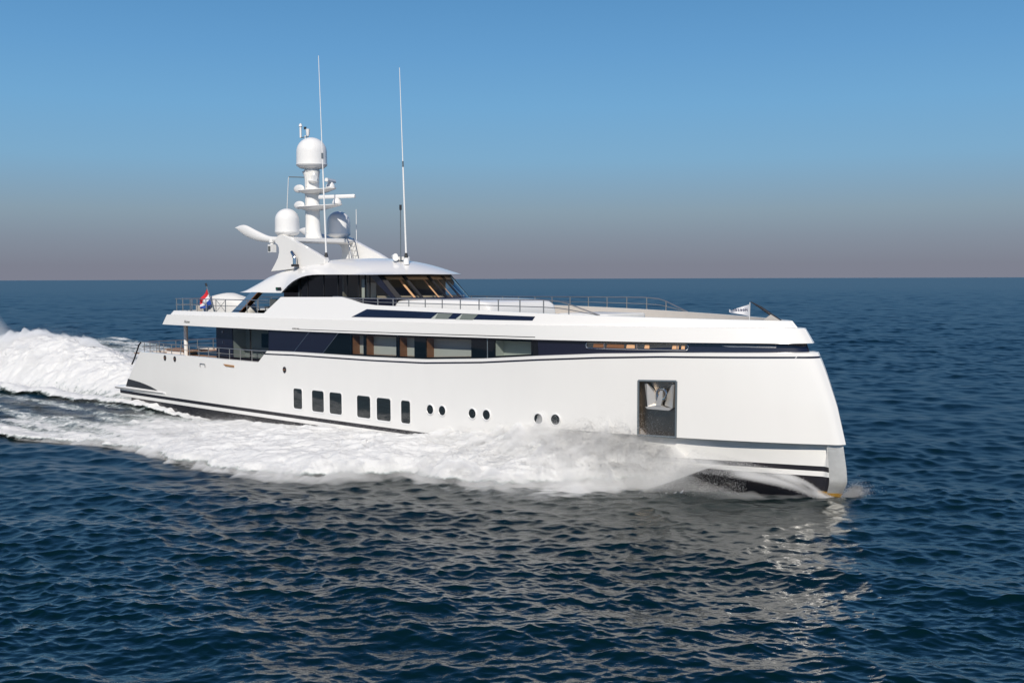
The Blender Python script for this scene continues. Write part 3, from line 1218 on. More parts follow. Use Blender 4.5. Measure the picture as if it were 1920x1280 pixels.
# side glazing
mb = MB()
mb.prism([(18.6, 6.5), (26.75, 6.5), (27.1, 7.42), (26.85, 7.50), (18.6, 7.50)], -2.62, -2.56)
mb.build('side_panel', M['navy'], wheel, smooth=False)
edges = [17.35, 18.95, 19.66, 21.1, 22.36, 23.13, 24.1, 24.62]
for i in range(len(edges)):
    x0 = edges[i]
    x1 = edges[i + 1] if i + 1 < len(edges) else 24.98
    dark = (i != 6)
    mb = MB()
    mb.add([(x0 + 0.02, -2.6, 7.5), (x1 - 0.02, -2.6, 7.5), (x1 - 0.02, -2.6, 8.72), (x0 + 0.02, -2.6, 8.72)], [(0, 1, 2, 3)])
    p_ = mb.build('side_window', M['glass_dark'] if dark else M['glass'], wheel, smooth=False)
    mb = MB()
    mb.box(x1 - 0.025, x1 + 0.025, -2.63, -2.56, 7.5, 8.74)
    mb.build('window_bar', M['black'], p_, smooth=False)
mb = MB()
mb.add([(25.02, -2.6, 7.5), (26.72, -2.6, 7.5), (25.2, -2.6, 8.55), (25.02, -2.6, 8.62)], [(0, 1, 2, 3)])
mb.build('side_window', M['glass'], wheel, smooth=False)
mb = MB()
mb.add([(17.4, 2.6, 7.2), (25.2, 2.6, 7.2), (25.2, 2.6, 8.72), (17.4, 2.6, 8.72)], [(0, 1, 2, 3)])
mb.build('side_window', M['glass_dark'], wheel, smooth=False)
# interior
mb = MB()
mb.box(18.6, 18.7, -2.5, 2.5, 6.5, 8.7)
mb.build('rear_bulkhead', M['dark_room'], wheel, smooth=False)
mb = MB()
mb.box(22.2, 22.3, -2.2, 2.5, 6.5, 8.72)
mb.build('inner_bulkhead', M['grey_room'], wheel, smooth=False)
mb = MB()
mb.box(25.2, 27.0, -2.3, 2.3, 7.3, 7.62)
mb.build('helm_console', M['grey_room'], wheel, smooth=False)
mb = MB()
mb.box(24.16, 24.56, -2.47, -2.44, 7.45, 8.5)
mb.build('side_curtain', M['room'], wheel, smooth=False)
mb = MB()
mb.box(22.3, 25.3, 2.48, 2.54, 6.5, 8.7)
mb.build('port_lining', M['grey_room'], wheel, smooth=False)
cpos = (24.3, -1.7, 6.5)
chair = ship_thing('helm_chair', cpos, 'white upholstered helm chair seen through the wheelhouse side glass', 'chair')
mb = MB(cpos)
mb.box(23.9, 24.05, -2.1, -1.4, 7.2, 8.3)
mb.build('backrest', M['canvas'], chair, smooth=False)
mb = MB(cpos)
mb.box(24.05, 24.7, -2.1, -1.4, 7.1, 7.3)
mb.build('seat', M['canvas'], chair, smooth=False)
mb = MB(cpos)
mb.tube([(24.3, -1.75, 6.5), (24.3, -1.75, 7.1)], 0.08, 10)
mb.build('pedestal', M['black'], chair)

# roof shell
RS = np.array([13.85, 14.2, 14.7, 15.3, 15.8, 16.4, 16.9, 17.5, 18.0, 18.3, 18.65, 19.05, 19.5, 19.9, 20.4, 20.9, 21.4, 22.2, 23, 23.8, 24.6, 25.4, 26.0, 26.6, 27.1, 27.5, 27.8, 28.0])
RZC = np.interp(RS, [13.85, 14.2, 14.7, 15.8, 16.9, 18.6, 19.8, 20.8, 22.0, 23.2, 24.4, 25.4, 26.3, 27.1, 27.6, 28.0],
                [7.80, 8.0, 8.26, 8.77, 9.10, 9.42, 9.56, 9.63, 9.65, 9.61, 9.51, 9.37, 9.20, 9.0, 8.86, 8.74])
RZE = np.interp(RS, [13.8, 18.0, 18.3, 18.65, 19.05, 19.5, 19.9, 20.4, 20.9, 21.4, 28.0], [7.74, 7.74, 7.94, 8.16, 8.36, 8.52, 8.62, 8.70, 8.735, 8.745, 8.72])
def roof_pt(i, v):
    s = RS[i]
    n_ = float(np.interp(s, [14, 17.5, 22, 28], [9, 6, 2.5, 2.2]))
    zc, ze = RZC[i], RZE[i]
    y = 3.2 * v
    z = ze + (zc - ze) * (1 - abs(v) ** n_)
    x = s - 0.22 * y * y * float(sm(s, 22.5, 28.0))
    return (x, y, z)


VV = [-1, -0.998, -0.99, -0.975, -0.95, -0.91, -0.86, -0.78, -0.68, -0.56, -0.42, -0.28, -0.14, 0]
VV = VV + [-v for v in VV[-2::-1]]
outer_r = [[roof_pt(i, v) for v in VV] for i in range(len(RS))]
inner_r = []
for r in outer_r:
    zmin = r[0][2]
    inner_r.append([(x, y * 0.965, max(zmin + 0.004, min(z - 0.14, zmin + 0.35))) for x, y, z in r])
mb = MB()
nv = len(VV)
mb.loft(outer_r)
b0 = len(mb.v)
mb.loft(inner_r)
for i in range(len(RS) - 1):
    for e in (0, nv - 1):
        mb.f.append((i * nv + e, (i + 1) * nv + e, b0 + (i + 1) * nv + e, b0 + i * nv + e))
for j in range(nv - 1):
    for i in (0, len(RS) - 1):
        mb.f.append((i * nv + j, i * nv + j + 1, b0 + i * nv + j + 1, b0 + i * nv + j))
roof = mb.build('wheelhouse_roof', M['white'], Y, angle=40)
mb = MB()
mb.box(17.5, 17.98, -3.225, -3.19, 7.90, 8.05)
nl = mb.build('navigation_lamp', M['black'], Y, smooth=False)
mb = MB()
mb.box(17.58, 17.68, -3.245, -3.226, 7.94, 8.02)
mb.build('lamp_lens', M['green_lamp'], nl, smooth=False)

# roof-carrying strut and the shaded sitting area aft
mb = MB()
mb.prism([(15.25, 7.76), (15.9, 7.76), (13.8, 6.47), (13.0, 6.47)], -3.36, -3.22)
stt = mb.build('roof_strut', M['bluegrey'], Y, smooth=False)
mb = MB()
mb.prism([(15.9, 7.76), (16.0, 7.76), (13.92, 6.47), (13.8, 6.47)], -3.36, -3.0)
mb.build('strut_lining', M['wood'], stt, smooth=False)
mb = MB()
mb.prism([(15.25, 7.76), (15.9, 7.76), (13.8, 6.47), (13.0, 6.47)], 3.22, 3.36)
mb.build('roof_strut', M['bluegrey'], Y, smooth=False)
mb = MB()
mb.box(17.4, 17.46, -2.6, 2.6, 6.5, 7.8)
mb.build('aft_glass_wall', M['black_glass'], Y, smooth=False)
for x, y in ((15.6, -2.2), (16.6, -2.9), (16.2, -0.6)):
    p = (x, y, 6.47)
    lab = {15.6: 'dark deck chair under the roof beside the slanted strut', 16.6: 'dark deck chair in the shade just behind the sloping white bulwark', 16.2: 'dark deck chair standing inboard under the upper deck roof'}[x]
    ch = ship_thing('deck_chair', p, lab, 'chair', 'chairs under the roof overhang')
    mb = MB(p)
    mb.box(x - 0.28, x + 0.28, y - 0.28, y + 0.28, 6.86, 6.94)
    mb.build('seat', M['black'], ch, smooth=False)
    mb = MB(p)
    mb.box(x + 0.22, x + 0.28, y - 0.28, y + 0.28, 6.94, 7.36)
    mb.build('backrest', M['dark_room'], ch, smooth=False)
    for a in (-0.25, 0.25):
        for b in (-0.25, 0.25):
            mb = MB(p)
            mb.tube([(x + a, y + b, 6.47), (x + a, y + b, 6.86)], 0.02, 6)
            mb.build('leg', M['steel'], ch)

# ------------------------------------------------------------------ arch, mast, domes
leg_prof = [(15.9, 8.95), (16.3, 9.36), (16.6, 9.72), (16.72, 10.02), (16.71, 10.3), (16.58, 10.48), (16.35, 10.6), (16.38, 10.8), (16.6, 10.98), (16.85, 11.04), (17.1, 11.02),
            (17.45, 10.9), (18.2, 10.62), (19.0, 10.32), (19.92, 10.0), (20.5, 9.76), (20.95, 9.56), (20.9, 9.3), (18.5, 9.1)]
for s in (-1, 1):
    mb = MB()
    yo, yi = s * 2.42, s * 2.1
    n_ = len(leg_prof)
    cx = sum(p[0] for p in leg_prof) / n_
    cz = sum(p[1] for p in leg_prof) / n_
    sh = [(cx + (x - cx) * 0.985, cz + (z - cz) * 0.985) for x, z in leg_prof]
    mb.loft([[(x, yo, z) for x, z in sh], [(x, yo - s * 0.05, z) for x, z in leg_prof], [(x, yi + s * 0.05, z) for x, z in leg_prof], [(x, yi, z) for x, z in sh]], closed=True, caps=True)
    leg = mb.build('arch_leg', M['white'], Y, angle=40)
    # swept blade
    up = catmull([(12.15, 11.60), (12.8, 11.64), (13.5, 11.60), (14.5, 11.30), (15.6, 10.98), (16.5, 10.92)], 5)
    dn = catmull([(12.15, 11.58), (12.5, 11.38), (13.05, 11.12), (14.2, 10.80), (15.4, 10.66), (16.5, 10.62)], 5)
    rows = []
    for a, b in zip(up, dn):
        c_ = (a + b) / 2
        hh = np.linalg.norm(a - b) / 2 + 0.008
        w = 0.30 * math.sin(math.pi * min(1, max(0.05, (c_[0] - 12.1) / 5.2))) ** 0.6
        rows.append([(c_[0], s * 2.28 + w * math.cos(2 * math.pi * k / 14) * (1 if s < 0 else 1) * 0.55, c_[1] + hh * math.sin(2 * math.pi * k / 14)) for k in range(14)])
    mb = MB()
    mb.loft(rows, closed=True, caps=True)
    mb.build('blade', M['white'], leg, angle=60)
mb = MB()
prof = [(16.1, 10.72), (16.2, 10.60), (17.6, 10.56), (17.85, 10.66), (17.86, 10.82), (17.7, 10.88), (16.3, 10.88), (16.12, 10.8)]
mb.prism(prof, -2.2, 2.2)
beam = mb.build('arch_beam', M['white'], Y, angle=50)
# mast column
rows = []
for z, rx, ry, cx in ((10.87, 0.62, 0.5, 16.75), (10.98, 0.56, 0.47, 16.74), (11.3, 0.48, 0.43, 16.72), (12.0, 0.45, 0.41, 16.7), (14.2, 0.45, 0.41, 16.68), (14.5, 0.47, 0.43, 16.66), (14.78, 0.62, 0.45, 16.6)):
    rows.append([(cx + rx * math.cos(2 * math.pi * k / 32), ry * math.sin(2 * math.pi * k / 32), z) for k in range(32)])
mb = MB()
mb.loft(rows, closed=True, caps=True)
mast = mb.build('mast', M['white'], Y, angle=50)
for z0, z1 in ((11.2, 12.3), (12.7, 13.4), (13.9, 14.85)):
    mb = MB()
    mb.tube([(16.72, -0.46, z0), (16.72, -0.46, z1)], 0.02, 6)
    mb.build('cable_trunk', M['white_matt'], mast)


def dome(x, y, z, r, h, name='satellite_dome'):
    mb = MB()
    prof = [(r * 0.55, 0.0), (r * 0.78, 0.02), (r * 0.86, 0.08), (r * 0.97, 0.15), (r * 1.0, 0.2)]
    hc = h - r * 0.93
    prof += [(r * 0.995, 0.22), (r * 0.985, hc * 0.6), (r * 0.98, hc)]
    for k in range(1, 12):
        a = math.pi / 2 * k / 11
        prof.append((max(r * 0.98 * math.cos(a), 0.004), hc + r * 0.93 * math.sin(a)))
    mb.lathe((x, y, z), prof, 40)
    d_ = mb.build(name, M['white_matt'], Y, angle=50)
    mb = MB()
    mb.lathe((x, y, z), [(r * 1.006, 0.20), (r * 1.012, 0.21), (r * 1.012, 0.225), (r * 1.004, 0.235)], 40)
    mb.build('seam_ring', M['white_matt'], d_)
    return d_


dome(16.68, 0.0, 14.95, 0.90, 1.80)
mb = MB()
mb.lathe((16.68, 0, 14.78), [(0.5, 0), (0.42, 0.08), (0.5, 0.19)], 28)
mb.build('dome_foot', M['white_matt'], mast)
dome(16.75, -1.85, 10.98, 0.70, 1.56)
dome(16.7, 1.9, 10.98, 0.70, 1.56)
for y in (-1.85, 1.9):
    mb = MB()
    mb.lathe((16.73, y, 10.87), [(0.4, 0), (0.4, 0.13)], 24)
    mb.build('dome_foot', M['white_matt'], beam)

# radar platforms
def platform(z, fore, aftr, hw):
    rows = []
    n_ = 40
    plan = []
    for k in range(n_):
        a = 2 * math.pi * k / n_
        c, s = math.cos(a), math.sin(a)
        x = 16.7 + (fore * abs(c) ** 0.9 if c > 0 else -aftr * abs(c) ** 0.8)
        wd = hw * (1 - 0.62 * float(sm(x, 16.9, 16.7 + fore)))
        plan.append((x, wd * math.copysign(abs(s) ** 0.8, s)))
    for sc_, dz in ((0.55, -0.16), (0.92, -0.05), (1.0, 0.02), (0.98, 0.05), (0.9, 0.05)):
        rows.append([(16.9 + (x - 16.9) * sc_, y * sc_, z + dz + 0.04 * float(sm(x, 17, 16.7 + fore))) for x, y in plan])
    mb = MB()
    mb.loft(rows, closed=True, caps=True)
    p = mb.build('radar_platform', M['white'], mast, angle=50)
    mb = MB()
    rows = []
    for k in range(9):
        a = math.pi * k / 8
        rr = math.sin(a)
        rows.append([(16.35 + 0.50 * math.cos(2 * math.pi * q / 16) * (0.25 + 0.75 * rr), -0.70 + 0.1 * -math.cos(a), z + 0.13 + 0.24 * math.sin(2 * math.pi * q / 16) * (0.25 + 0.75 * rr)) for q in range(16)])
    mb.loft(rows, closed=True, caps=True)
    mb.build('platform_fin', M['white'], mast, angle=60)
    return p


platform(13.63, 2.2, 0.75, 0.85)
platform(12.68, 2.75, 0.8, 0.9)


def radar(x, y, z, ang, ln):
    mb = MB()
    mb.lathe((x, y, z), [(0.27, 0), (0.27, 0.1), (0.2, 0.22), (0.14, 0.3)], 20)
    ped = mb.build('radar_scanner', M['white_matt'], Y, angle=40)
    c, s = math.cos(ang), math.sin(ang)
    rows = []
    for t in (-1, -0.97, 0.97, 1):
        k = 0.8 if abs(t) > 0.98 else 1
        rows.append([(x + c * ln * t - s * a * k, y + s * ln * t + c * a * k, z + 0.4 + b * k) for a, b in
                     ((-0.09, -0.1), (0.09, -0.1), (0.11, -0.02), (0.07, 0.1), (-0.07, 0.1), (-0.11, -0.02))])
    mb = MB()
    mb.loft(rows, closed=True, caps=True)
    mb.build('scanner_bar', M['white_matt'], ped, angle=30)


radar(18.42, 0.0, 13.74, math.radians(-60), 0.62)
radar(19.0, 0.0, 12.80, math.radians(24), 1.15)
# small fittings on the mast
mb = MB()
mb.box(17.05, 17.3, -0.35, -0.1, 14.2, 14.5)
mb.lathe((17.17, -0.22, 14.5), [(0.12, 0), (0.11, 0.12), (0.05, 0.2)], 12)
mb.lathe((17.1, -0.2, 14.05), [(0.05, 0), (0.3, 0.1), (0.32, 0.15)], 16)
mb.build('masthead_camera', M['white_matt'], mast, angle=40)
mb = MB()
mb.tube([(16.35, -0.2, 14.45), (15.45, -0.75, 14.5)], 0.03, 8)
arm = mb.build('whip_arm', M['rim'], mast)
mb = MB()
mb.tube([(15.45, -0.75, 14.5), (15.40, -0.75, 14.4), (15.2, -0.75, 12.4)], 0.022, 8)
mb.build('whip_aerial', M['white_matt'], arm)
mb = MB()
mb.tube([(15.95, 0.1, 15.6), (15.95, 0.1, 16.95)], 0.035, 8)
wi = mb.build('weather_station', M['white_matt'], mast)
mb = MB()
mb.tube([(15.5, 0.1, 16.85), (16.25, 0.1, 16.85)], 0.03, 6)
mb.build('cross_arm', M['rim'], wi)
mb = MB()
mb.lathe((15.5, 0.1, 16.85), [(0.06, 0), (0.06, 0.62), (0.11, 0.66), (0.08, 0.78), (0.01, 0.85)], 12)
mb.build('wind_sensor', M['white_matt'], wi)
mb = MB()
mb.lathe((16.2, 0.1, 16.87), [(0.05, 0), (0.1, 0.1), (0.11, 0.3), (0.13, 0.42), (0.02, 0.44)], 12)
mb.build('wind_sensor', M['white_matt'], wi)
mb = MB()
mb.lathe((15.95, 0.1, 17.3), [(0.08, 0), (0.08, 0.14)], 10)
mb.build('lamp_cap', M['black'], wi)
# horn cluster, antennas
for (b, t, r0, mid) in (((20.57, -2.0, 9.45), (20.09, -2.0, 20.7), 0.05, None), ((25.82, -0.8, 9.35), (25.41, -0.8, 19.52), 0.05, 14.5)):
    b, t = Vector(b), Vector(t)
    q = lambda z: b + (t - b) * ((z - b.z) / (t.z - b.z))
    mb = MB()
    zz = [b.z + 0.3, 14.4, 14.5, t.z]
    mb.tube([q(z) for z in zz], [r0, r0 * 0.8, r0 * 0.55, 0.016], 10)
    an = mb.build('whip_antenna', M['white_matt'], Y)
    mb = MB()
    mb.tube([q(b.z + 0.26), q(b.z + 0.50)], [0.11, 0.07], 12)
    mb.build('antenna_collar', M['black'], an)
    mb = MB()
    mb.lathe((b.x, b.y, b.z - 0.1), [(0.16, 0), (0.15, 0.2), (0.1, 0.32)], 14)
    mb.build('antenna_foot', M['white_matt'], an)
    mb = MB()
    za = 14.35 if mid else 15.1
    mb.tube([q(za), q(za + 0.3)], 0.046 if mid else 0.062, 10)
    mb.build('antenna_joint', M['rim'], an)
mb = MB()
mb.tube([(25.02, -0.5, 9.4), (25.05, -0.5, 12.2)], 0.028, 8)
dp = mb.build('light_pole', M['rim'], Y)
mb = MB()
mb.tube([(25.05, -0.5, 12.15), (25.05, -0.5, 12.42)], 0.065, 10)
mb.build('pole_lamp', M['black'], dp)
mb = MB()
mb.box(24.3, 25.1, -0.35, 0.1, 9.5, 9.68)
mb.tube([(24.5, -0.5, 9.62), (25.2, -1.0, 9.60)], [0.1, 0.16], 12)
mb.tube([(24.3, -0.4, 9.72), (24.9, -0.75, 9.72)], [0.08, 0.13], 12)
mb.build('horn', M['white_matt'], Y, angle=40)
# ladder
lad = None
mb = MB()
mb.tube([(17.95, 1.5, 10.9), (18.1, 1.5, 10.72), (18.45, 1.5, 9.65)], 0.03, 8)
lad = mb.build('roof_ladder', M['steel'], Y)
mb = MB()
mb.tube([(17.95, 2.0, 10.9), (18.1, 2.0, 10.72), (18.45, 2.0, 9.65)], 0.03, 8)
mb.build('stringer', M['steel'], lad)
for k in range(4):
    z = 9.85 + k * 0.28
    x = 18.45 - (z - 9.65) * 0.33
    mb = MB()
    mb.tube([(x, 1.5, z), (x, 2.0, z)], 0.022, 6)
    mb.build('rung', M['steel'], lad)
# exhaust pipe, search lamp
mb = MB()
mb.tube([(18.5, -2.6, 9.25), (18.5, -2.6, 9.68), (18.46, -2.6, 9.78), (18.2, -2.6, 10.03)], [0.13, 0.12, 0.11, 0.1], 12)
ep = mb.build('exhaust_pipe', M['steel'], Y)
mb = MB()
mb.lathe((18.5, -2.6, 9.2), [(0.22, 0), (0.22, 0.12), (0.15, 0.14)], 16)
mb.build('pipe_collar', M['black'], ep)
mb = MB()
mb.lathe((15.88, -2.3, 10.5), [(0.1, 0), (0.1, 0.06), (0.18, 0.12), (0.18, 0.3)], 16)
sp = mb.build('search_lamp', M['white_matt'], Y, angle=40)
mb = MB()
mb.box(15.72, 16.04, -2.48, -2.12, 10.05, 10.5)
lb = mb.build('lamp_housing', M['white_matt'], sp, smooth=False)
mb = MB()
mb.box(15.77, 15.99, -2.5, -2.482, 10.1, 10.4)
mb.build('lens', M['lens'], sp, smooth=False)
mb = MB()
mb.tube([(18.25, 2.0, 10.8), (18.25, 2.0, 12.6)], 0.02, 6)
mb.build('short_aerial', M['white_matt'], Y)


# ------------------------------------------------------------------ railings
def railing(name, path, base_z, posts, mids, r=0.026):
    """path: list of (x, y, z) of the top rail; base_z(x): foot height; posts: list of x; mids: heights as a share"""
    P = np.array(path)
    mb = MB()
    mb.tube(path, r, 8)
    top = mb.build(name, M['rail'], Y)
    f = lambda x, k: float(np.interp(x, P[:, 0], P[:, k]))
    for sh in mids:
        mb = MB()
        mb.tube([(p[0], p[1], base_z(p[0]) + (p[2] - base_z(p[0])) * sh) for p in path], r * 0.7, 6)
        mb.build('middle_rail', M['rail'], top)
    for x in posts:
        mb = MB()
        mb.tube([(x, f(x, 1), base_z(x) - 0.03), (x, f(x, 1), f(x, 2))], r * 1.05, 8)
        mb.build('stanchion', M['rail'], top)
    return top


def bz(x):
    return row_y('C', x)[1]


def by(x):
    return -(row_y('C', x)[0] - 0.05)


xs_n = [23.4, 24.6, 25.98, 27.15, 28.32, 29.49, 30.67, 31.85, 33.07, 34.28, 35.48, 36.74, 38.02]
def rail_path(s):
    p = []
    for x in np.arange(23.4, 38.4, 0.5):
        z = float(np.interp(x, [23.4, 26, 38.4], [7.52, 7.52, 7.58]))
        if x < 25:
            z = max(z, bz(x) + 0.02)
        p.append((x, s * by(x), z))
    for x, z in ((38.8, 7.52), (39.28, 7.41), (39.8, 7.24), (40.3, 7.08), (40.7, 6.95)):
        p.append((x, s * by(x), z))
    return p


for s in (1, -1):
    railing('foredeck_railing', rail_path(s), bz, [25.98, 27.15, 28.32, 29.49, 30.67, 31.85, 33.07, 34.28, 35.48, 36.74, 38.02, 39.28], [0.46])
# aft main deck
zb_ = lambda x: 3.88
for s in (-1, 1):
    yy = lambda x: s * (hullB(x, 3.87) - 0.16)
    pth = [(3.75, yy(3.75) * 0.995, 4.46)] + [(x, yy(x), 4.50) for x in np.arange(4.0, 17.9, 1.0)] + [(17.95, yy(17.95), 4.53)]
    railing('aft_deck_railing', pth, zb_, [4.02, 4.77, 5.64, 6.56, 7.52, 8.63, 9.69, 10.77, 11.86, 13.01, 14.14, 15.26, 16.42], [0.5])
pth = [(3.8, y, 4.5) for y in np.linspace(-3.9, 3.9, 12)]
mb = MB(); mb.tube(pth, 0.026, 8)
tr = mb.build('transom_railing', M['rail'], Y)
mb = MB(); mb.tube([(x, y, 4.2) for x, y, z in pth], 0.018, 6); mb.build('middle_rail', M['rail'], tr)
for y in (-2.8, -1.6, -1.2, 0, 1.2, 1.6, 2.8):
    mb = MB(); mb.tube([(3.8, y, 3.8), (3.8, y, 4.5)], 0.026, 6); mb.build('stanchion', M['rail'], tr)
mb = MB()
mb.tube([(3.75, -4.05, 4.46), (3.5, -4.06, 4.3), (3.15, -4.07, 3.75), (2.8, -4.08, 3.25), (2.55, -4.07, 3.0)], 0.05, 8)
mb.build('quarter_handrail', M['black'], Y)
# upper deck aft
for s in (-1, 1):
    pth = [(x, s * (row_y('C', x)[0] - 0.05), 7.33) for x in (8.05, 9, 10, 11, 12, 13, 14, 15, 16, 17, 17.9)]
    rr = railing('upper_deck_railing', pth, lambda x: 6.585, [8.09, 8.85, 9.97, 10.57, 11.58, 12.68, 13.7, 15.92, 16.95], [0.5])
    for xa, xb in ((12.68, 13.7),):
        for za, zb2 in ((6.6, 7.3), (7.3, 6.6)):
            mb = MB(); mb.tube([(xa, pth[4][1], za), (xb, pth[4][1], zb2)], 0.016, 6); mb.build('brace', M['rail'], rr)
pth = [(8.05, y, 7.33) for y in np.linspace(-4.0, 4.0, 10)]
mb = MB(); mb.tube(pth, 0.026, 8)
tr = mb.build('upper_transom_railing', M['rail'], Y)
mb = MB(); mb.tube([(x, y, 6.96) for x, y, z in pth], 0.018, 6); mb.build('middle_rail', M['rail'], tr)
for y in (-3.0, -2.0, -1.0, 0, 1.0, 2.0, 3.0):
    mb = MB(); mb.tube([(8.05, y, 6.5), (8.05, y, 7.33)], 0.026, 6); mb.build('stanchion', M['rail'], tr)

# ------------------------------------------------------------------ things carried on deck
def flag_cloth(pts_top, pts_bot, off, wave, m_rows, nx=26, nz=12):
    """grid between hoist/fly top and bottom curves"""
    vs, fs = [], []
    T, B = catmull(pts_top, nx // (len(pts_top) - 1)), catmull(pts_bot, nx // (len(pts_bot) - 1))
    n_ = len(T)
    for j in range(nz + 1):
        t = j / nz
        for i in range(n_):
            p = T[i] * (1 - t) + B[i] * t
            u = i / (n_ - 1)
            vs.append((p[0] - off[0] + 0.3 * wave * u * math.sin(5.5 * u + 2 * t), p[1] - off[1] + wave * u ** 0.6 * math.sin(9 * u + 1.5 * t), p[2] - off[2]))
    for j in range(nz):
        for i in range(n_ - 1):
            fs.append((j * n_ + i, j * n_ + i + 1, (j + 1) * n_ + i + 1, (j + 1) * n_ + i))
    return vs, fs, n_


# ensign staff slopes aft; the cloth falls from it
epos = (11.2, -3.3, 6.5)
ens = ship_thing('ensign_flag', epos, 'red, white and blue striped flag on a sloping staff at the stern rail', 'flag')
mb = MB(epos)
mb.tube([(11.30, -3.3, 6.52), (10.45, -3.3, 8.12)], 0.035, 8)
stf = mb.build('flag_staff', M['rim'], ens)
mb = MB(epos)
mb.tube([(10.47, -3.3, 8.09), (10.38, -3.3, 8.26)], 0.06, 8)
mb.build('staff_cap', M['black'], stf)
def ens_pt(u, t):
    """u along hoist (0 top..1 low on the staff), t from staff to the hanging fly"""
    a = np.array([10.53, -3.3, 7.98]) * (1 - u) + np.array([11.02, -3.3, 7.05]) * u
    fl_ = np.array([9.62, -3.42, 7.10]) * (1 - u) + np.array([10.05, -3.36, 6.72]) * u
    p = a * (1 - t) + fl_ * t
    p[1] += 0.14 * math.sin(8 * t + 3 * u) * t
    p[2] -= 0.10 * math.sin(math.pi * t) * (1 - 0.5 * u)
    return p


for k, (u0, u1, mm) in enumerate(((0.0, 0.34, 'red'), (0.34, 0.67, 'flag_white'), (0.67, 1.0, 'flag_blue'))):
    # stripes run from the staff out to the fly
    vs, fs = [], []
    nu, nt_ = 6, 14
    for i in range(nu + 1):
        for j in range(nt_ + 1):
            p = ens_pt(u0 + (u1 - u0) * i / nu, j / nt_)
            vs.append(tuple(p - np.array(epos)))
    for i in range(nu):
        for j in range(nt_):
            a = i * (nt_ + 1) + j
            fs.append((a, a + 1, a + nt_ + 2, a + nt_ + 1))
    link_mesh('flag_stripe', vs, fs, M[mm], ens)

# pennant at the bow
bpos2 = (45.9, 0.0, 6.8)
pen = ship_thing('pennant_flag', bpos2, 'small white swallow-tailed pennant with dark blue script on a thin staff at the bow', 'flag')
mb = MB(bpos2)
mb.tube([(45.88, 0, 6.5), (45.9, 0, 7.5)], 0.016, 6)
mb.build('flag_staff', M['white_matt'], pen)
def pen_pt(u, t):
    top = np.interp(u, [0, 0.3, 0.6, 0.85, 1], [7.42, 7.33, 7.22, 7.14, 7.2])
    bot = np.interp(u, [0, 0.3, 0.6, 0.85, 1], [6.93, 6.99, 7.04, 7.03, 7.08])
    x = 45.87 - 1.02 * u
    y = 0.10 * math.sin(8 * u) * (0.3 + u)
    return (x, y, top * (1 - t) + bot * t)


vs, fs = [], []
for i in range(25):
    for j in range(9):
        p = pen_pt(i / 24, j / 8)
        vs.append(tuple(p[k] - bpos2[k] for k in range(3)))
for i in range(24):
    for j in range(8):
        a = i * 9 + j
        fs.append((a, a + 1, a + 10, a + 9))
cloth = link_mesh('pennant_cloth', vs, fs, M['flag_white'], pen)


def pen_place(x, y, z):
    u = 0.06 + x / 1.02
    p = pen_pt(u, 0.5)
    return (p[0] - bpos2[0], p[1] - bpos2[1] - 0.014 - z, 7.135 + y - bpos2[2])


text_mesh('flag_script', 'Heesen', 0.21, pen_place, M['ink'], cloth, shear=0.2, ext=0.002)

# jack staff folded at the bow
mb = MB()
mb.tube([(47.3, 0.0, 6.76), (46.4, 0.0, 7.3), (45.95, 0.0, 7.52)], [0.07, 0.055, 0.02], 8)
js = mb.build('bow_staff', M['charcoal'], Y)
mb = MB()
mb.prism([(46.55, 6.78), (47.35, 6.78), (46.9, 7.02)], -0.1, 0.1)
mb.build('staff_bracket', M['beige'], js, smooth=False)

# covered tender on the upper deck
tpos = (11.2, -2.2, 6.47)
ten = ship_thing('covered_tender', tpos, 'rounded boat under a white canvas cover on the aft upper deck', 'tender')
rows = []
for k in range(19):
    t = k / 18
    x = 8.9 + 4.6 * t
    h = 1.18 * (math.sin(math.pi * min(max(t * 0.86 + 0.1, 0.02), 0.98)) ** 0.45)
    w = 0.95 * (math.sin(math.pi * min(max(t * 0.9 + 0.06, 0.02), 0.98)) ** 0.4)
    r = []
    for q in range(21):
        a = math.pi * q / 20
        wob = 1 + 0.02 * math.sin(7 * a + 5 * t) + 0.015 * math.sin(17 * t)
        r.append((x - tpos[0], -w * math.copysign(abs(math.cos(a)) ** 0.6, math.cos(a)), (abs(math.sin(a)) ** 0.65) * h * wob))
    rows.append(r)
mb = MB()
mb.loft(rows, caps=True)
mb.build('canvas_cover', M['canvas'], ten, angle=60)
mb = MB(tpos)
mb.box(8.55, 8.75, -2.9, -2.0, 6.48, 6.9)
mb.build('tender_transom', M['beige'], ten, smooth=False)
# sun pad on the foredeck
spos = (39.0, -0.8, 6.6)
pad = ship_thing('sun_pad', spos, 'flat white cushion lying on the foredeck near the end of the railing', 'cushion')
rows = []
for z, k in ((6.6, 0.98), (6.66, 1.0), (6.9, 1.0), (6.95, 0.97)):
    rows.append([((39.0 + (x - 39.0) * k) - spos[0], (-0.8 + (y + 0.8) * k) - spos[1], z - spos[2]) for x, y in rounded(37.4, 40.2, -2.2, 0.8, 0.25)])
mb = MB()
mb.loft(rows, closed=True, caps=True)
mb.build('cushion', M['canvas'], pad, angle=40)


# ------------------------------------------------------------------ water
NW = 260
wr = np.random.default_rng(5)
lam = np.exp(wr.uniform(math.log(0.22), math.log(13.0), NW))
WIND = math.radians(254)
spread = np.radians(29 + 30 * np.exp(-lam / 1.3))
th = WIND + wr.normal(0, 1, NW) * spread
kk = 2 * np.pi / lam
slope = 0.175 * np.sqrt(2.0 / NW) * np.interp(np.log(lam), np.log([0.22, 0.5, 1.0, 2.0, 4.0, 8, 13]), [1.7, 1.9, 1.5, 0.95, 0.75, 0.55, 0.4])
amp = slope / kk
ph = wr.uniform(0, 2 * np.pi, NW)
kx, ky = kk * np.cos(th), kk * np.sin(th)


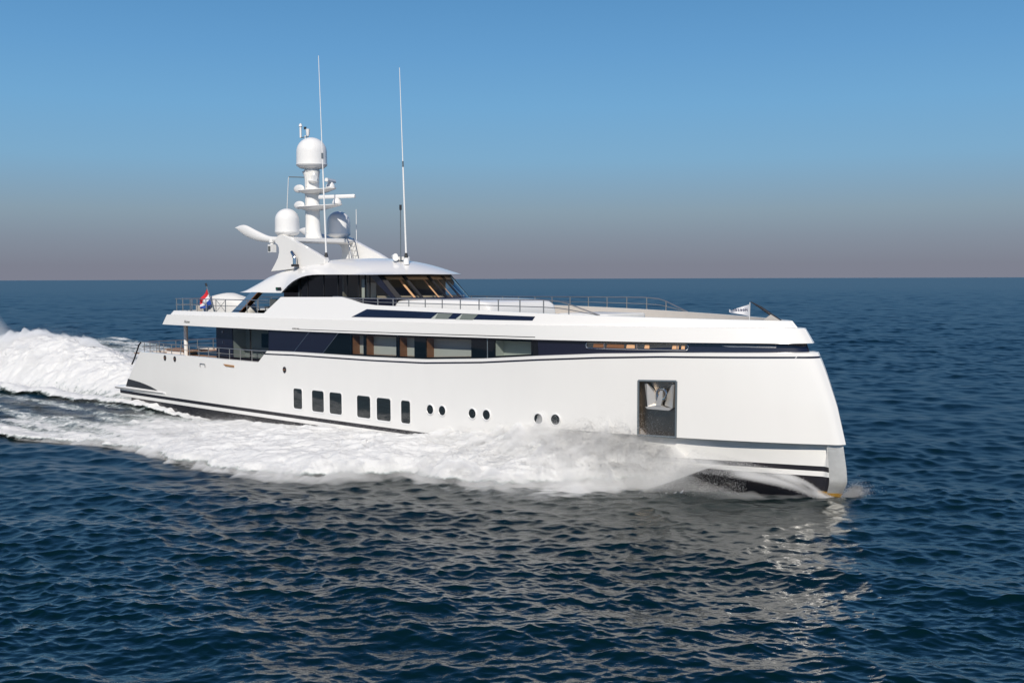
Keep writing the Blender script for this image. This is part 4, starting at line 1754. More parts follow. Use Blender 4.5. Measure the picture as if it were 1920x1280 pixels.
def wave_height(x, y, min_lam=0.35):
    h = np.zeros_like(x)
    for i in range(NW):
        if lam[i] >= min_lam:
            h += amp[i] * np.cos(kx[i] * x + ky[i] * y + ph[i])
    return h


def w2s(x, y):
    dx, dy = x - O[0], y - O[1]
    return dx * DX + dy * DY, dx * PX + dy * PY


def s2w(X, Yp):
    return O[0] + X * DX + Yp * PX, O[1] + X * DY + Yp * PY


_tab = np.random.default_rng(3).random((256, 256))
def vnoise(x, y):
    xi, yi = np.floor(x).astype(int), np.floor(y).astype(int)
    fx, fy = x - xi, y - yi
    fx = fx * fx * fx * (fx * (fx * 6 - 15) + 10)
    fy = fy * fy * fy * (fy * (fy * 6 - 15) + 10)
    a = _tab[xi % 256, yi % 256]
    b = _tab[(xi + 1) % 256, yi % 256]
    c = _tab[xi % 256, (yi + 1) % 256]
    d = _tab[(xi + 1) % 256, (yi + 1) % 256]
    return (a * (1 - fx) + b * fx) * (1 - fy) + (c * (1 - fx) + d * fx) * fy


def fbm(x, y, o=4, g=0.5):
    s, a, t = 0, 1.0, 0
    for k in range(o):
        ca, sa = math.cos(0.7 * k), math.sin(0.7 * k)
        s = s + a * vnoise((x * ca - y * sa) * 2 ** k + 17.3 * k, (x * sa + y * ca) * 2 ** k + 5.1 * k)
        t += a
        a *= g
    return s / t


# ---- wake layout, ship frame (s = metres to starboard)
def band_out(X):
    return np.interp(X, [-75, -30, -15, 0, 9.2, 13.9, 17.6, 22.9, 28.2, 30.8, 32.8, 34, 36, 38.9, 41.4, 43.5, 44.9],
                     [36, 26, 21.5, 17.5, 15.0, 13.6, 12.4, 13.0, 12.8, 11.8, 10.2, 8.5, 8.2, 7.8, 4.5, 2.8, 2.1])


def band_in(X):
    return np.interp(X, [-75, -30, -15, 0, 5, 10, 13, 16, 20, 34, 36, 38, 40.2, 42.4, 44.6, 46], [20, 9.0, 6.2, 5.4, 5.2, 5.0, 4.7, 4.2, 3.9, 3.8, 3.7, 3.4, 2.9, 2.4, 1.7, 1.0])


def band_h0(X):
    return np.interp(X, [-40, 0, 13, 18, 22, 27, 32, 33.6, 37.8, 40.6, 43, 44.2, 45.2], [0.15, 0.2, 0.1, 0.15, 0.4, 0.55, 0.9, 1.05, 1.4, 1.8, 1.8, 1.3, 0.5])


def hill(X, Yp):
    h = np.interp(X, [-75, -60, -45, -38, -32, -26, -20, -14, -9, -5, -2, 0.5], [0.8, 1.1, 1.8, 2.3, 2.75, 3.3, 3.6, 3.1, 2.4, 1.65, 0.95, 0.5])
    w = np.interp(X, [-75, -40, -20, -8, 0.5], [9.0, 7.0, 5.2, 4.0, 3.3])
    c = np.interp(X, [-75, -20, 0], [3.5, 1.6, 0.6])
    q = np.abs(Yp - c) / w
    on = np.clip((1.4 - X) / 0.8, 0, 1)
    return on * h * np.clip(1 - q ** 1.8, 0, 1) ** 0.9, on * np.clip((1 - q) * 3.0, 0, 1)


def ridge(X, Yp):
    hr = np.interp(X, [-40, -25, -8, 2, 6, 9, 13, 16], [0.06, 0.2, 0.36, 0.40, 0.28, 0.12, 0.0, 0.0])
    yc = np.interp(X, [-40, -25, 2, 16], [-5.6, -5.0, -4.25, -4.15])
    d_ = np.where(Yp < yc, (yc - Yp) / 0.75, np.clip((Yp - yc) / 1.6, 0, 9))
    return hr * np.exp(-d_ ** 2)


def wake_fields(X, Yp):
    """height and foam amount over the sea, ship frame"""
    s = -Yp
    ed = 0.9 * (fbm(X * 0.35 + 9, s * 0.35, 4) - 0.5) * 2.2
    so, si = band_out(X) + ed * np.interp(X, [36, 44], [1, 0.35]), band_in(X)
    q = (s - si) / np.maximum(so - si, 0.3)
    inside = (q > -0.4) & (q < 1.0) & (X < 45.2)
    qc = np.clip(q, 0, 1)
    lip = np.interp(X, [-40, 0, 15, 25, 42, 44], [0.1, 0.18, 0.4, 0.55, 0.35, 0.1])
    hb = band_h0(X) * (1 - qc) ** 1.15 + lip * np.sqrt(np.clip(1 - qc ** 5, 0, 1)) * np.minimum(1, qc * 4 + 0.2)
    m = np.clip((1 - q) * (so - si) / 0.45, 0, 1) * np.clip((q + 0.12) * 8, 0, 1) * np.clip((45.2 - X) / 2.4, 0, 1) ** 0.7 * (X < 45.2)
    hb = hb * m
    dens = m * np.interp(X, [-75, -20, 0, 12, 22], [0.36, 0.40, 0.46, 0.62, 0.95])
    streak = fbm(X * 0.14 + 3, s * 0.9 + 0.25 * fbm(X * 0.3, s * 0.3, 3), 4)
    dens = dens * (1 + np.interp(X, [4, 24], [1.9, 0.25]) * (streak - 0.5))
    # aft of midships the inner part of the band thins out to lace
    dens = dens * (1 - np.interp(X, [6, 20], [0.30, 0.0]) * np.clip(1 - qc * 2.2, 0, 1))
    # port side band
    q2 = (Yp - np.interp(X, [-75, -20, 12, 30], [20, 10, 4.5, 3.5])) / np.interp(X, [-75, -20, 12, 30, 44], [18, 12, 8, 7, 2])
    m2 = np.clip(q2 * 6, 0, 1) * np.clip((1 - q2) * 6, 0, 1) * (X < 42)
    hb2 = 0.35 * m2
    # thin line curling off the quarter
    yl = np.interp(X, [-40, -25, 2, 15.5], [-5.5, -4.9, -4.28, -4.22])
    dl = np.abs(Yp - yl + 0.25 * (fbm(X * 0.7, Yp * 0 + 2.2, 3) - 0.5)) / np.interp(X, [-30, 0, 8, 15], [1.1, 0.5, 0.33, 0.2])
    m3 = np.clip(1.45 - dl, 0, 1) * (X < 15.0) * (X > -38)
    hh, mh = hill(X, Yp)
    # general churned trail
    wq = np.abs(Yp - 2) / np.interp(X, [-75, 0], [24, 6])
    m4 = np.clip(1.35 - wq * 1.2, 0, 0.85) * np.clip((1 - X) / 1.5, 0, 1)
    h = np.maximum.reduce([hb, hb2, 0.16 * m3, hh])
    d = np.maximum.reduce([dens, 0.5 * m2 * (1 + 1.6 * (fbm(X * 0.10 + 1, Yp * 0.5, 4) - 0.5)), 0.95 * m3, mh, m4])
    return h, d


def sea_mesh():
    half = math.radians(29)
    fine = np.arange(-half, half + 1e-6, math.radians(0.058))
    coarse = np.linspace(half, math.radians(62), 40)[1:]
    az = np.concatenate([-coarse[::-1], fine, coarse])
    r = [14.0]
    while r[-1] < 30000:
        v = r[-1]
        dr = max(0.045, 0.55 * v * v / (8.49 * 1093.0))
        if v < 150:
            dr = min(dr, 0.30)
        elif v < 500:
            dr = min(dr, 0.30 + (v - 150) * 0.0025)
        else:
            dr = min(dr, 1.17 * (v / 500) ** 1.7)
        r.append(v + dr)
    r = np.array(r)
    nr, na = len(r), len(az)
    spacing = np.maximum(np.gradient(r), r * math.radians(0.058))
    R, A = np.meshgrid(r, az, indexing='ij')
    x0 = (R * np.sin(A)).astype(np.float32)
    y0 = (R * np.cos(A)).astype(np.float32)
    z = np.zeros_like(x0)
    dx = np.zeros_like(x0)
    dy = np.zeros_like(x0)
    gust = (0.62 + 0.85 * fbm(x0 / 19.0 + 3, y0 / 26.0 + 8, 4, 0.55)).astype(np.float32)
    for i in range(NW):
        w = np.clip((lam[i] / (spacing * 2.2) - 1.0), 0, 1)
        lim = np.nonzero(w > 0)[0]
        if len(lim) == 0:
            continue
        e = lim[-1] + 1
        arg = (kx[i] * x0[:e] + ky[i] * y0[:e] + ph[i]).astype(np.float32)
        ww = (w[:e, None] * amp[i]).astype(np.float32)
        if lam[i] < 3.5:
            ww = ww * gust[:e] ** (1.6 if lam[i] < 1.2 else 1.0)
        z[:e] += ww * np.cos(arg)
        sn = np.sin(arg) * ww * (1.3 if lam[i] < 3 else 1.0)
        dx[:e] -= sn * math.cos(th[i])
        dy[:e] -= sn * math.sin(th[i])
    X, Yp = w2s(x0, y0)
    near = (X > -80) & (X < 52) & (np.abs(Yp) < 45)
    h, _ = wake_fields(X[near], Yp[near])
    # inside the hull the sea is pressed down
    z[near] += ridge(X[near], Yp[near])
    unres = np.zeros(nr)
    for i in range(NW):
        w = np.clip((lam[i] / (spacing * 2.2) - 1.0), 0, 1)
        unres += 0.5 * slope[i] ** 2 * (1 - w ** 2)
    rough = np.clip(0.62 * np.sqrt(1.41 * np.sqrt(unres)), 0.02, 0.31)
    rough = np.repeat(rough[:, None], na, 1).ravel().astype(np.float32)
    V = np.stack([x0 + dx, y0 + dy, z], -1).reshape(-1, 3).astype(np.float32)
    idx = np.arange(nr * na).reshape(nr, na)
    Fq = np.stack([idx[:-1, :-1], idx[:-1, 1:], idx[1:, 1:], idx[1:, :-1]], -1).reshape(-1, 4)
    return V, Fq, rough


def quick_mesh(name, V, F, m, smooth=True):
    me = bpy.data.meshes.new(name)
    k = F.shape[1]
    me.vertices.add(len(V))
    me.vertices.foreach_set('co', np.ascontiguousarray(V, np.float32).ravel())
    me.loops.add(F.size)
    me.loops.foreach_set('vertex_index', np.ascontiguousarray(F, np.int32).ravel())
    me.polygons.add(len(F))
    me.polygons.foreach_set('loop_start', np.arange(0, F.size, k, dtype=np.int32))
    if smooth:
        me.polygons.foreach_set('use_smooth', np.ones(len(F), bool))
    me.update(calc_edges=True)
    me.materials.append(m)
    o = bpy.data.objects.new(name, me)
    col.objects.link(o)
    return o


def water_material():
    m = bpy.data.materials.new('sea_water')
    m.use_nodes = True
    nt = m.node_tree
    b = nt.nodes['Principled BSDF']
    b.inputs['Base Color'].default_value = (0.0007, 0.0096, 0.0102, 1)
    at = nt.nodes.new('ShaderNodeAttribute')
    at.attribute_name = 'sub_grid_roughness'
    nt.links.new(at.outputs['Fac'], b.inputs['Roughness'])
    b.inputs['IOR'].default_value = 1.45
    tc = nt.nodes.new('ShaderNodeTexCoord')
    mp = nt.nodes.new('ShaderNodeMapping')
    mp.inputs['Rotation'].default_value = (0, 0, -(WIND - math.pi / 2))
    mp.inputs['Scale'].default_value = (0.6, 1.0, 1.0)
    nt.links.new(tc.outputs['Object'], mp.inputs[0])
    prev = None
    for scale, dist, det in ((2.2, 0.032, 4), (7.5, 0.009, 3)):
        n = nt.nodes.new('ShaderNodeTexNoise')
        n.inputs['Scale'].default_value = scale
        n.inputs['Detail'].default_value = det
        n.inputs['Roughness'].default_value = 0.55
        nt.links.new(mp.outputs[0], n.inputs['Vector'])
        bp = nt.nodes.new('ShaderNodeBump')
        bp.inputs['Distance'].default_value = dist
        nt.links.new(n.outputs['Fac'], bp.inputs['Height'])
        if prev is not None:
            nt.links.new(prev.outputs[0], bp.inputs['Normal'])
        prev = bp
    nt.links.new(prev.outputs[0], b.inputs['Normal'])
    return m


M['sea'] = water_material()
V, Fq, _rough = sea_mesh()
sea = quick_mesh('sea', V, Fq, M['sea'])
_at = sea.data.attributes.new('sub_grid_roughness', 'FLOAT', 'POINT')
_at.data.foreach_set('value', _rough)
sea['kind'] = 'structure'
sea['label'] = 'dark blue choppy open sea reaching to the horizon'
print('sea verts', len(V))


# ---- foam
def foam_material(name='white_foam', lo=0.36, hi=0.62, amp_n=1.0, scale=2.0):
    m = bpy.data.materials.new(name)
    m.use_nodes = True
    nt = m.node_tree
    b = nt.nodes['Principled BSDF']
    b.inputs['Base Color'].default_value = (0.68, 0.685, 0.68, 1)
    b.inputs['Roughness'].default_value = 0.9
    b.inputs['Specular IOR Level'].default_value = 0.2
    at = nt.nodes.new('ShaderNodeAttribute')
    at.attribute_name = 'foam'
    tc = nt.nodes.new('ShaderNodeTexCoord')
    n = nt.nodes.new('ShaderNodeTexNoise')
    n.inputs['Scale'].default_value = scale
    n.inputs['Detail'].default_value = 9
    n.inputs['Roughness'].default_value = 0.68
    n.inputs['Distortion'].default_value = 0.6
    nt.links.new(tc.outputs['Object'], n.inputs['Vector'])
    a = nt.nodes.new('ShaderNodeMath')
    a.operation = 'MULTIPLY_ADD'
    a.inputs[1].default_value = amp_n
    a.inputs[2].default_value = -0.5 * amp_n
    nt.links.new(n.outputs['Fac'], a.inputs[0])
    s = nt.nodes.new('ShaderNodeMath')
    s.operation = 'ADD'
    nt.links.new(a.outputs[0], s.inputs[0])
    nt.links.new(at.outputs['Fac'], s.inputs[1])
    mr = nt.nodes.new('ShaderNodeMapRange')
    mr.inputs['From Min'].default_value = lo
    mr.inputs['From Max'].default_value = hi
    nt.links.new(s.outputs[0], mr.inputs['Value'])
    nt.links.new(mr.outputs[0], b.inputs['Alpha'])
    mr2 = nt.nodes.new('ShaderNodeMapRange')
    mr2.inputs['From Min'].default_value = lo
    mr2.inputs['From Max'].default_value = lo + 0.30
    nt.links.new(s.outputs[0], mr2.inputs['Value'])
    cx = nt.nodes.new('ShaderNodeMix')
    cx.data_type = 'RGBA'
    cx.inputs['A'].default_value = (0.40, 0.50, 0.48, 1)
    cx.inputs['B'].default_value = (0.74, 0.742, 0.735, 1)
    nt.links.new(mr2.outputs[0], cx.inputs['Factor'])
    nt.links.new(cx.outputs['Result'], b.inputs['Base Color'])
    n2 = nt.nodes.new('ShaderNodeTexNoise')
    n2.inputs['Scale'].default_value = 7.0
    n2.inputs['Detail'].default_value = 8
    n2.inputs['Roughness'].default_value = 0.75
    nt.links.new(tc.outputs['Object'], n2.inputs['Vector'])
    bp = nt.nodes.new('ShaderNodeBump')
    bp.inputs['Distance'].default_value = 0.05
    nt.links.new(n2.outputs['Fac'], bp.inputs['Height'])
    nt.links.new(bp.outputs[0], b.inputs['Normal'])
    return m


M['foam'] = foam_material()
dm = bpy.data.materials.new('spray_drop')
dm.use_nodes = True
_nt = dm.node_tree
_b = _nt.nodes['Principled BSDF']
_b.inputs['Base Color'].default_value = (0.75, 0.75, 0.75, 1)
_b.inputs['Roughness'].default_value = 0.6
_tr = _nt.nodes.new('ShaderNodeBsdfTranslucent')
_tr.inputs['Color'].default_value = (0.75, 0.75, 0.75, 1)
_mx = _nt.nodes.new('ShaderNodeMixShader')
_mx.inputs['Fac'].default_value = 0.4
_nt.links.new(_b.outputs[0], _mx.inputs[1])
_nt.links.new(_tr.outputs[0], _mx.inputs[2])
_nt.links.new(_mx.outputs[0], _nt.nodes['Material Output'].inputs['Surface'])
M['drop'] = dm


def foam_sheet(name, x0, x1, y0, y1, step, label, rough=1.0, keep=None):
    xs = np.arange(x0, x1, step)
    ys = np.arange(y0, y1, step)
    X, Yp = np.meshgrid(xs, ys, indexing='ij')
    h, d = wake_fields(X, Yp)
    if keep is not None:
        d = d * keep(X, Yp)
    wx, wy = s2w(X, Yp)
    a_ = X * 0.80 + Yp * 0.60
    b_ = -X * 0.60 + Yp * 0.80
    w_ = fbm(X * 0.3, Yp * 0.3, 3) * 2.0
    tb = np.abs(fbm(a_ * 0.35 + w_, b_ * 0.85 + w_, 6, 0.55) - 0.5) * 2
    bil = 1 - tb
    tur = (bil - 0.7) * 0.34 + (fbm(a_ * 0.9 + 40 + w_, b_ * 2.1, 5, 0.66) - 0.5) * 0.34 + (fbm(a_ * 4 + 4, b_ * 7, 3, 0.7) - 0.5) * 0.07
    rel = rough * np.clip(d, 0, 1) * np.clip(0.35 + h * 0.8, 0, 1.6)
    z = wave_height(wx, wy, max(0.6, step * 2)) + h + ridge(X, Yp) + 0.03 + tur * rel + 0.06 * d
    lz = -0.25 * (1 - np.clip(d * 4, 0, 1))
    z = z + lz
    jx = (fbm(X * 1.1 + 7, Yp * 1.1 + 3, 3) - 0.5) * 0.5 * rel
    jy = (fbm(X * 1.1 + 70, Yp * 1.1 + 33, 3) - 0.5) * 0.5 * rel
    gx, gy = s2w(X + jx, Yp + jy)
    V = np.stack([gx, gy, z], -1).reshape(-1, 3)
    idx = np.arange(X.size).reshape(X.shape)
    F = np.stack([idx[:-1, :-1], idx[1:, :-1], idx[1:, 1:], idx[:-1, 1:]], -1).reshape(-1, 4)
    df = d.ravel()
    keepf = df[F].max(1) > 0.12
    F = F[keepf]
    used = np.unique(F)
    remap = -np.ones(len(V), int)
    remap[used] = np.arange(len(used))
    o = quick_mesh(name, V[used], remap[F], M['foam'])
    at = o.data.attributes.new('foam', 'FLOAT', 'POINT')
    at.data.foreach_set('value', df[used].astype(np.float32))
    o['kind'] = 'stuff'
    o['label'] = label
    o['category'] = 'foam'
    return X, Yp, h, d, z


fs_b = foam_sheet('bow_wave_foam', -6.0, 45.3, -16.5, -0.6, 0.06, 'white bow wave foam along the near side of the yacht',
                  keep=lambda X, Yp: 1.0 * ((Yp < -4.9) | (X > 12)))
fs_h = foam_sheet('stern_wake_foam', -75.0, 1.6, -9.0, 14.0, 0.12, 'tall white rooster tail of foam rising behind the stern', rough=0.9,
                  keep=lambda X, Yp: 1.0 * (Yp > -4.9 - np.clip(-X, 0, 60) * 0.06))
fs_q = foam_sheet('quarter_foam', 1.0, 16.0, -5.0, -3.0, 0.06, 'thin foam line trailing off the yacht quarter')
fs_p = foam_sheet('far_wake_foam', -75.0, 42.0, 4.0, 42.0, 0.32, 'flat lacy foam spreading on the far side of the wake',
                  keep=lambda X, Yp: 1.0 * ((Yp > 14.0) | (X > 1.0)))
fs_n = foam_sheet('near_wake_foam', -75.0, -5.9, -38.0, -4.8, 0.22, 'lacy foam trail spreading behind the bow wave',
                  keep=lambda X, Yp: 1.0 * (Yp <= -4.8 - np.clip(-X, 0, 60) * 0.06))

TET = np.array([[1, 1, 1], [1, -1, -1], [-1, 1, -1], [-1, -1, 1]], float) / math.sqrt(3)


def droplets(name, P, rad, label):
    n_ = len(P)
    q = RNG.normal(size=(n_, 4))
    q /= np.linalg.norm(q, axis=1)[:, None]
    w, x, y, z = q.T
    Rm = np.stack([np.stack([1 - 2 * (y * y + z * z), 2 * (x * y - w * z), 2 * (x * z + w * y)], -1),
                   np.stack([2 * (x * y + w * z), 1 - 2 * (x * x + z * z), 2 * (y * z - w * x)], -1),
                   np.stack([2 * (x * z - w * y), 2 * (y * z + w * x), 1 - 2 * (x * x + y * y)], -1)], 1)
    Vt = P[:, None, :] + np.einsum('nij,kj->nki', Rm, TET) * rad[:, None, None]
    base = (np.arange(n_) * 4)[:, None, None]
    Ft = np.array([[0, 1, 2], [0, 3, 1], [0, 2, 3], [1, 3, 2]])[None] + base
    o = quick_mesh(name, Vt.reshape(-1, 3), Ft.reshape(-1, 3), M['drop'], smooth=False)
    o['kind'] = 'stuff'
    o['label'] = label
    o['category'] = 'spray'
    return o


def scatter(fs, n_, wfun, hs, rlo, rhi, jit=0.1):
    X, Yp, h, d, z = fs
    w = np.clip(wfun(X, Yp, h, d), 0, None).ravel()
    w = w / w.sum()
    i = RNG.choice(len(w), n_, p=w)
    xx = X.ravel()[i] + RNG.normal(0, jit, n_)
    yy = Yp.ravel()[i] + RNG.normal(0, jit, n_)
    sc_h = hs(X.ravel()[i], Yp.ravel()[i])
    zz = z.ravel()[i] + RNG.exponential(1, n_) * sc_h - 0.02
    gx, gy = s2w(xx, yy)
    rad = rlo + (rhi - rlo) * RNG.random(n_) ** 2.5
    return np.stack([gx, gy, zz], -1), rad


P1, r1 = scatter(fs_b, 240000, lambda X, Yp, h, d: (d > 0.15) * (0.35 + 1.2 * (d < 0.8)) * np.interp(X, [0, 15, 30, 44], [0.3, 0.8, 1.3, 1.8]),
                 lambda X, Yp: np.interp(X, [0, 15, 25, 34, 38, 43, 45], [0.04, 0.09, 0.12, 0.16, 0.2, 0.24, 0.15]), 0.003, 0.012)
# mist standing along the crest by the hull
n2 = 60000
X2 = 45.0 - RNG.gamma(1.6, 3.2, n2)
ok = X2 > 14
X2 = X2[ok]
B2 = np.array(np.interp(X2, KNR[:, 0], KNR[:, 1]))
Y2 = -(B2 + 0.05 + RNG.exponential(0.8, len(X2)))
z2 = band_h0(X2) + RNG.normal(0, 1, len(X2)) * 0.25 + RNG.exponential(1, len(X2)) * np.interp(X2, [15, 30, 38, 43, 45], [0.05, 0.1, 0.28, 0.38, 0.15]) - 0.45 * (-Y2 - B2)
g2 = s2w(X2, Y2)
P2 = np.stack([g2[0], g2[1], np.maximum(z2, 0.1)], -1)
r2_ = 0.003 + 0.008 * RNG.random(len(X2)) ** 2
ns, nd = 420, 110
Xs = 44.6 - RNG.gamma(1.7, 3.4, ns)
Xs = np.clip(Xs, 8, 44.6)
Bs = np.interp(Xs, KNR[:, 0], KNR[:, 1])
ss = Bs + RNG.random(ns) ** 1.5 * (band_out(Xs) - Bs) * 0.95
q_ = np.clip((ss - Bs) / (band_out(Xs) - Bs), 0, 1)
zs = band_h0(Xs) * (1 - q_) + 0.25
vx = -RNG.uniform(0.4, 1.6, ns)
vs_ = RNG.uniform(0.2, 1.5, ns)
vz = RNG.uniform(0.5, 2.2, ns) * np.interp(Xs, [8, 25, 40, 44], [0.45, 0.7, 1.25, 1.0])
tt = RNG.random((ns, nd)) ** 0.8 * (2 * vz / 4.5)[:, None]
jit = RNG.normal(0, 1, (ns, nd, 3)) * (0.015 + 0.10 * tt[..., None])
Xd = Xs[:, None] + vx[:, None] * tt + jit[..., 0]
sd = ss[:, None] + vs_[:, None] * tt + jit[..., 1]
zd = zs[:, None] + vz[:, None] * tt - 2.25 * tt ** 2 + jit[..., 2]
gd = s2w(Xd.ravel(), -sd.ravel())
P6 = np.stack([gd[0], gd[1], zd.ravel()], -1)
r6 = 0.005 + 0.013 * RNG.random(len(P6)) ** 2
n7 = 9000
X7 = RNG.uniform(41.5, 46.8, n7)
B7 = np.interp(X7, KNR[:, 0], KNR[:, 1])
Y7 = -(B7 - 0.25 + RNG.exponential(0.45, n7))
Z7 = np.abs(RNG.normal(0, 0.75, n7)) * np.interp(X7, [41.5, 44, 46.8], [1.2, 1.0, 0.5])
g7 = s2w(X7, Y7)
P6 = np.vstack([P6, np.stack([g7[0], g7[1], Z7], -1)])
r6 = np.concatenate([r6, 0.004 + 0.010 * RNG.random(n7) ** 2])
P2 = np.vstack([P2, P6])
r2_ = np.concatenate([r2_, r6])
droplets('bow_spray', np.vstack([P1, P2]), np.concatenate([r1, r2_]), 'white spray and droplets thrown up along the near hull side')
P3, r3 = scatter(fs_h, 260000, lambda X, Yp, h, d: (d > 0.2) * (0.3 + 1.0 * (d < 0.9) + 0.25 * h),
                 lambda X, Yp: np.interp(X, [-60, -30, -10, -2, 1], [0.45, 0.38, 0.28, 0.18, 0.08]), 0.005, 0.018, jit=0.25)
droplets('stern_spray', P3, r3, 'white spray flying off the rooster tail behind the stern')

# thin water sheet climbing the bow, with streaks of drops
hull_edge = np.array([(50.1, 0.25, 0.02), (49.6, 0.42, 0.18), (48.55, 0.80, 0.80), (46.65, 1.62, 1.30), (44.9, 2.55, 1.72)])
out_edge = np.array([(50.2, 0.45, -0.10), (49.5, 0.75, -0.02), (48.2, 1.45, 0.40), (46.3, 2.45, 0.72), (44.5, 3.30, 0.85)])
he, oe = catmull(hull_edge, 12), catmull(out_edge, 12)
n3 = 12000
u = RNG.random(n3) ** 0.8 * (len(he) - 1.001)
i = u.astype(int)
f = (u - i)[:, None]
A_ = he[i] * (1 - f) + he[i + 1] * f
B_ = oe[i] * (1 - f) + oe[i + 1] * f
t = RNG.random(n3)
t = np.where(RNG.random(n3) < 0.6, np.round(t * 14) / 14 + RNG.normal(0, 0.008, n3), t)[:, None]
Q_ = A_ * (1 - t) + B_ * t + RNG.normal(0, 0.02, (n3, 3))
g3 = s2w(Q_[:, 0], -Q_[:, 1])
P4 = np.stack([g3[0], g3[1], Q_[:, 2]], -1)
r4 = 0.004 + 0.009 * RNG.random(n3)
# drops flying off the stem
n5 = 9000
a5 = RNG.exponential(0.28, n5)
X5 = 50.15 + RNG.normal(0, 0.07, n5) + 0.30 * a5
Y5 = RNG.normal(0.35, 0.35, n5) + 0.6 * a5
Z5 = 0.02 + np.abs(RNG.normal(0, 0.33, n5)) * (0.35 + 1.6 * a5 * np.exp(-1.6 * a5))
g5 = s2w(X5, Y5)
P5 = np.stack([g5[0], g5[1], Z5], -1)
r5 = 0.004 + 0.009 * RNG.random(n5)
droplets('stem_spray', np.vstack([P4, P5]), np.concatenate([r4, r5]), 'thin streaked spray peeling up from the stem of the yacht')


# ------------------------------------------------------------------ airborne mist: closed bodies of even density whose depth tapers to nothing
def mist_material(name, density):
    m = bpy.data.materials.new(name)
    m.use_nodes = True
    nt = m.node_tree
    nt.nodes.clear()
    out = nt.nodes.new('ShaderNodeOutputMaterial')
    v = nt.nodes.new('ShaderNodeVolumePrincipled')
    v.inputs['Color'].default_value = (0.992, 0.992, 0.988, 1)
    v.inputs['Density'].default_value = density
    v.inputs['Anisotropy'].default_value = -0.25
    nt.links.new(v.outputs[0], out.inputs['Volume'])
    return m


def mist_shell(name, xs, ys, base, thick, density, label):
    X, Yp = np.meshgrid(xs, ys, indexing='ij')
    t = thick(X, Yp)
    t[0, :] = t[-1, :] = 0
    t[:, 0] = t[:, -1] = 0
    t = np.where(t < 0.02, 0.0, t)
    zb = base(X, Yp)
    gx, gy = s2w(X, Yp)
    n_ = X.size
    Vt = np.stack([gx, gy, zb + t], -1).reshape(-1, 3)
    Vb = np.stack([gx, gy, zb], -1).reshape(-1, 3)
    tf = t.ravel()
    idx = np.arange(n_).reshape(X.shape)
    F = np.stack([idx[:-1, :-1], idx[1:, :-1], idx[1:, 1:], idx[:-1, 1:]], -1).reshape(-1, 4)
    F = F[tf[F].max(1) > 0]
    bot = np.where(tf > 0, np.arange(n_) + n_, np.arange(n_))
    Fb = bot[F][:, ::-1]
    V = np.vstack([Vt, Vb])
    F = np.vstack([F, Fb])
    used = np.unique(F)
    rm = np.zeros(len(V), int)
    rm[used] = np.arange(len(used))
    o = quick_mesh(name, V[used], rm[F], mist_material(name, density))
    o['kind'] = 'stuff'
    o['label'] = label
    o['category'] = 'mist'
    return o


def base_wake(X, Yp):
    wx, wy = s2w(X, Yp)
    h, d = wake_fields(X, Yp)
    return wave_height(wx, wy, 2.0) + 0.8 * h + ridge(X, Yp) - 0.12


def base_bow(X, Yp):
    B = np.interp(X, KNR[:, 0], KNR[:, 1])
    return base_wake(X, Yp) + np.interp(X, [42.8, 44.2, 45.8], [0, 0.6, 1.3]) * (1 - sm(-Yp - B, 0.15, 0.9))


def thick_bow(X, Yp):
    s_ = -Yp
    B = np.interp(X, KNR[:, 0], KNR[:, 1])
    tc = np.interp(X, [9, 14, 20, 27, 33, 37, 40, 42.5, 44.2, 45.2, 45.8], [0, 0.05, 0.1, 0.2, 0.4, 0.8, 1.2, 1.3, 0.8, 0.2, 0.0])
    d_ = np.maximum(s_ - B, 0)
    nz = np.clip((fbm(X * 0.8 + 11, s_ * 0.8 + 3, 5, 0.6) - 0.30) * 2.3, 0, 1.6)
    nz2 = np.clip((fbm(X * 1.3 + 31, s_ * 1.3 + 13, 5, 0.62) - 0.34) * 2.6, 0, 1.6)
    so = band_out(X)
    body = 0.26 * np.clip((so + 0.3 - s_) / 0.8, 0, 1)
    front = np.exp(-((s_ - so + 0.3) / 0.75) ** 2) * np.interp(X, [9, 20, 34, 40, 42.6, 43.4], [0.08, 0.2, 0.3, 0.32, 0.2, 0.0])
    ins = np.clip((s_ - (B - 0.7)) / 0.3, 0, 1)
    end = np.clip((45.8 - X) / 1.0, 0, 1) * np.clip(1 - sm(X + 3.0 * (fbm(X * 0.9 + 5, s_ * 0.9 + 2, 4, 0.6) - 0.5), 41.2, 43.2) * sm(d_, 0.05, 0.7), 0, 1) * np.clip((X - 9) / 3, 0, 1)
    return (tc * np.exp(-d_ / 1.5) * (0.35 + nz) + (body + front) * (0.3 + nz2)) * ins * end


mist_shell('bow_mist', np.arange(8.5, 46.2, 0.12), np.arange(-15.5, -0.3, 0.12), base_bow, thick_bow, 2.4, 'soft white mist hanging over the bow wave along the hull')


def thick_bow_thin(X, Yp):
    s_ = -Yp
    B = np.interp(X, KNR[:, 0], KNR[:, 1])
    tc = np.interp(X, [26, 33, 37, 40, 42.5, 44.3, 46, 48.6, 49.6], [0, 0.4, 1.0, 1.7, 1.7, 0.9, 0.6, 0.35, 0.0])
    nz = np.clip((fbm(X * 0.45 + 71, s_ * 0.45 + 3, 5, 0.55) - 0.25) * 2.2, 0, 1.6)
    ins = np.clip((s_ - (B - 0.7)) / 0.3, 0, 1)
    return tc * np.exp(-np.maximum(s_ - B, 0) / 2.2) * nz * ins * (1 - 0.95 * sm(X, 41.8, 43.6) * sm(s_ - B, 0.3, 0.9))


mist_shell('bow_haze', np.arange(25, 50.2, 0.2), np.arange(-12, 0.3, 0.2), base_wake, thick_bow_thin, 0.32, 'thin veil of fine spray above the bow wave crest')


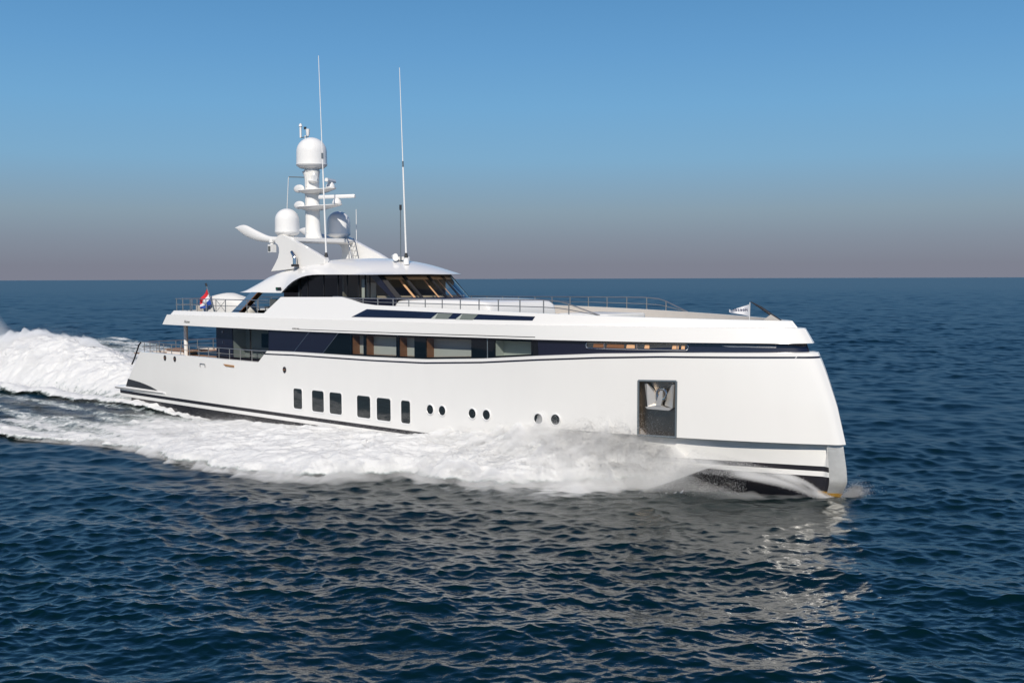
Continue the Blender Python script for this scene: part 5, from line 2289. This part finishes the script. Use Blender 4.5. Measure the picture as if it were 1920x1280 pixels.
def thick_hill(X, Yp):
    h, m = hill(X, Yp)
    nz = np.clip((fbm(X * 0.30 + Yp * 0.3 + 5, Yp * 0.6 - X * 0.2 + 8, 5, 0.6) - 0.28) * 2.4, 0, 1.7)
    c = np.interp(X, [-75, -20, 0], [3.5, 1.6, 0.6])
    w = np.interp(X, [-75, -40, -20, -8, 0.5], [9.0, 7.0, 5.2, 4.0, 3.3])
    e = np.clip(1.2 - np.abs(Yp - c) / w, 0, 1)
    return np.interp(X, [-74, -50, -30, -15, -5, -1, 0.6], [0.7, 1.2, 1.4, 1.2, 0.8, 0.4, 0]) * e * (0.25 + nz) * np.clip((0.6 - X) / 1.0, 0, 1)


mist_shell('stern_mist', np.arange(-74, 1.0, 0.3), np.arange(-9, 15, 0.3), base_wake, thick_hill, 1.5, 'soft white mist blowing off the rooster tail')


def thick_far(X, Yp):
    nz = np.clip((fbm(X * 0.09 + 5, Yp * 0.09 + 8, 4, 0.5) - 0.25) * 2.4, 0, 1.6)
    return np.interp(X, [-90, -80, -45, -30, -20], [0, 6.5, 6.0, 2.5, 0]) * np.clip((9 - np.abs(Yp - 5)) / 6, 0, 1) * nz


mist_shell('drifting_mist', np.arange(-92, -18, 0.9), np.arange(-5, 15, 0.8), lambda X, Yp: hill(X, Yp)[0] * 0.9, thick_far, 0.05, 'faint grey mist drifting over the wake far behind the stern')

# veil of water peeling off the stem: a thin curved body between the hull edge and its outer lip
rows_t, rows_b = [], []
for i_ in range(len(he)):
    ft = max(0.02, math.sin(math.pi * i_ / (len(he) - 1))) ** 0.4
    rt, rb = [], []
    for k in range(13):
        t_ = k / 12
        p = he[i_] * (1 - t_) + oe[i_] * t_
        th_ = 0.11 * ft * math.sin(math.pi * t_) * (0.15 + 1.7 * float(vnoise(np.array([t_ * 5.0 + 0.06 * i_]), np.array([i_ * 0.16 + 3.0]))[0]) ** 1.3)
        for sg, dst in ((1, rt), (-1, rb)):
            x_, s_, z_ = p[0] + 0.3 * th_ * sg, p[1] + 0.8 * th_ * sg, p[2] + 0.5 * th_ * sg
            gx, gy = s2w(x_, -s_)
            dst.append((gx, gy, z_))
    rows_t.append(rt)
    rows_b.append(rb)
mb = MB()
ringrows = [a + b[::-1][1:-1] for a, b in zip(rows_t, rows_b)]
mb.loft(ringrows, closed=True, caps=True)
veil = mb.build('stem_veil', mist_material('stem_veil', 6.0), None, merge=0.0005, solid=True)
veil['kind'] = 'stuff'
veil['label'] = 'thin translucent sheet of water peeling back from the stem'
veil['category'] = 'spray'
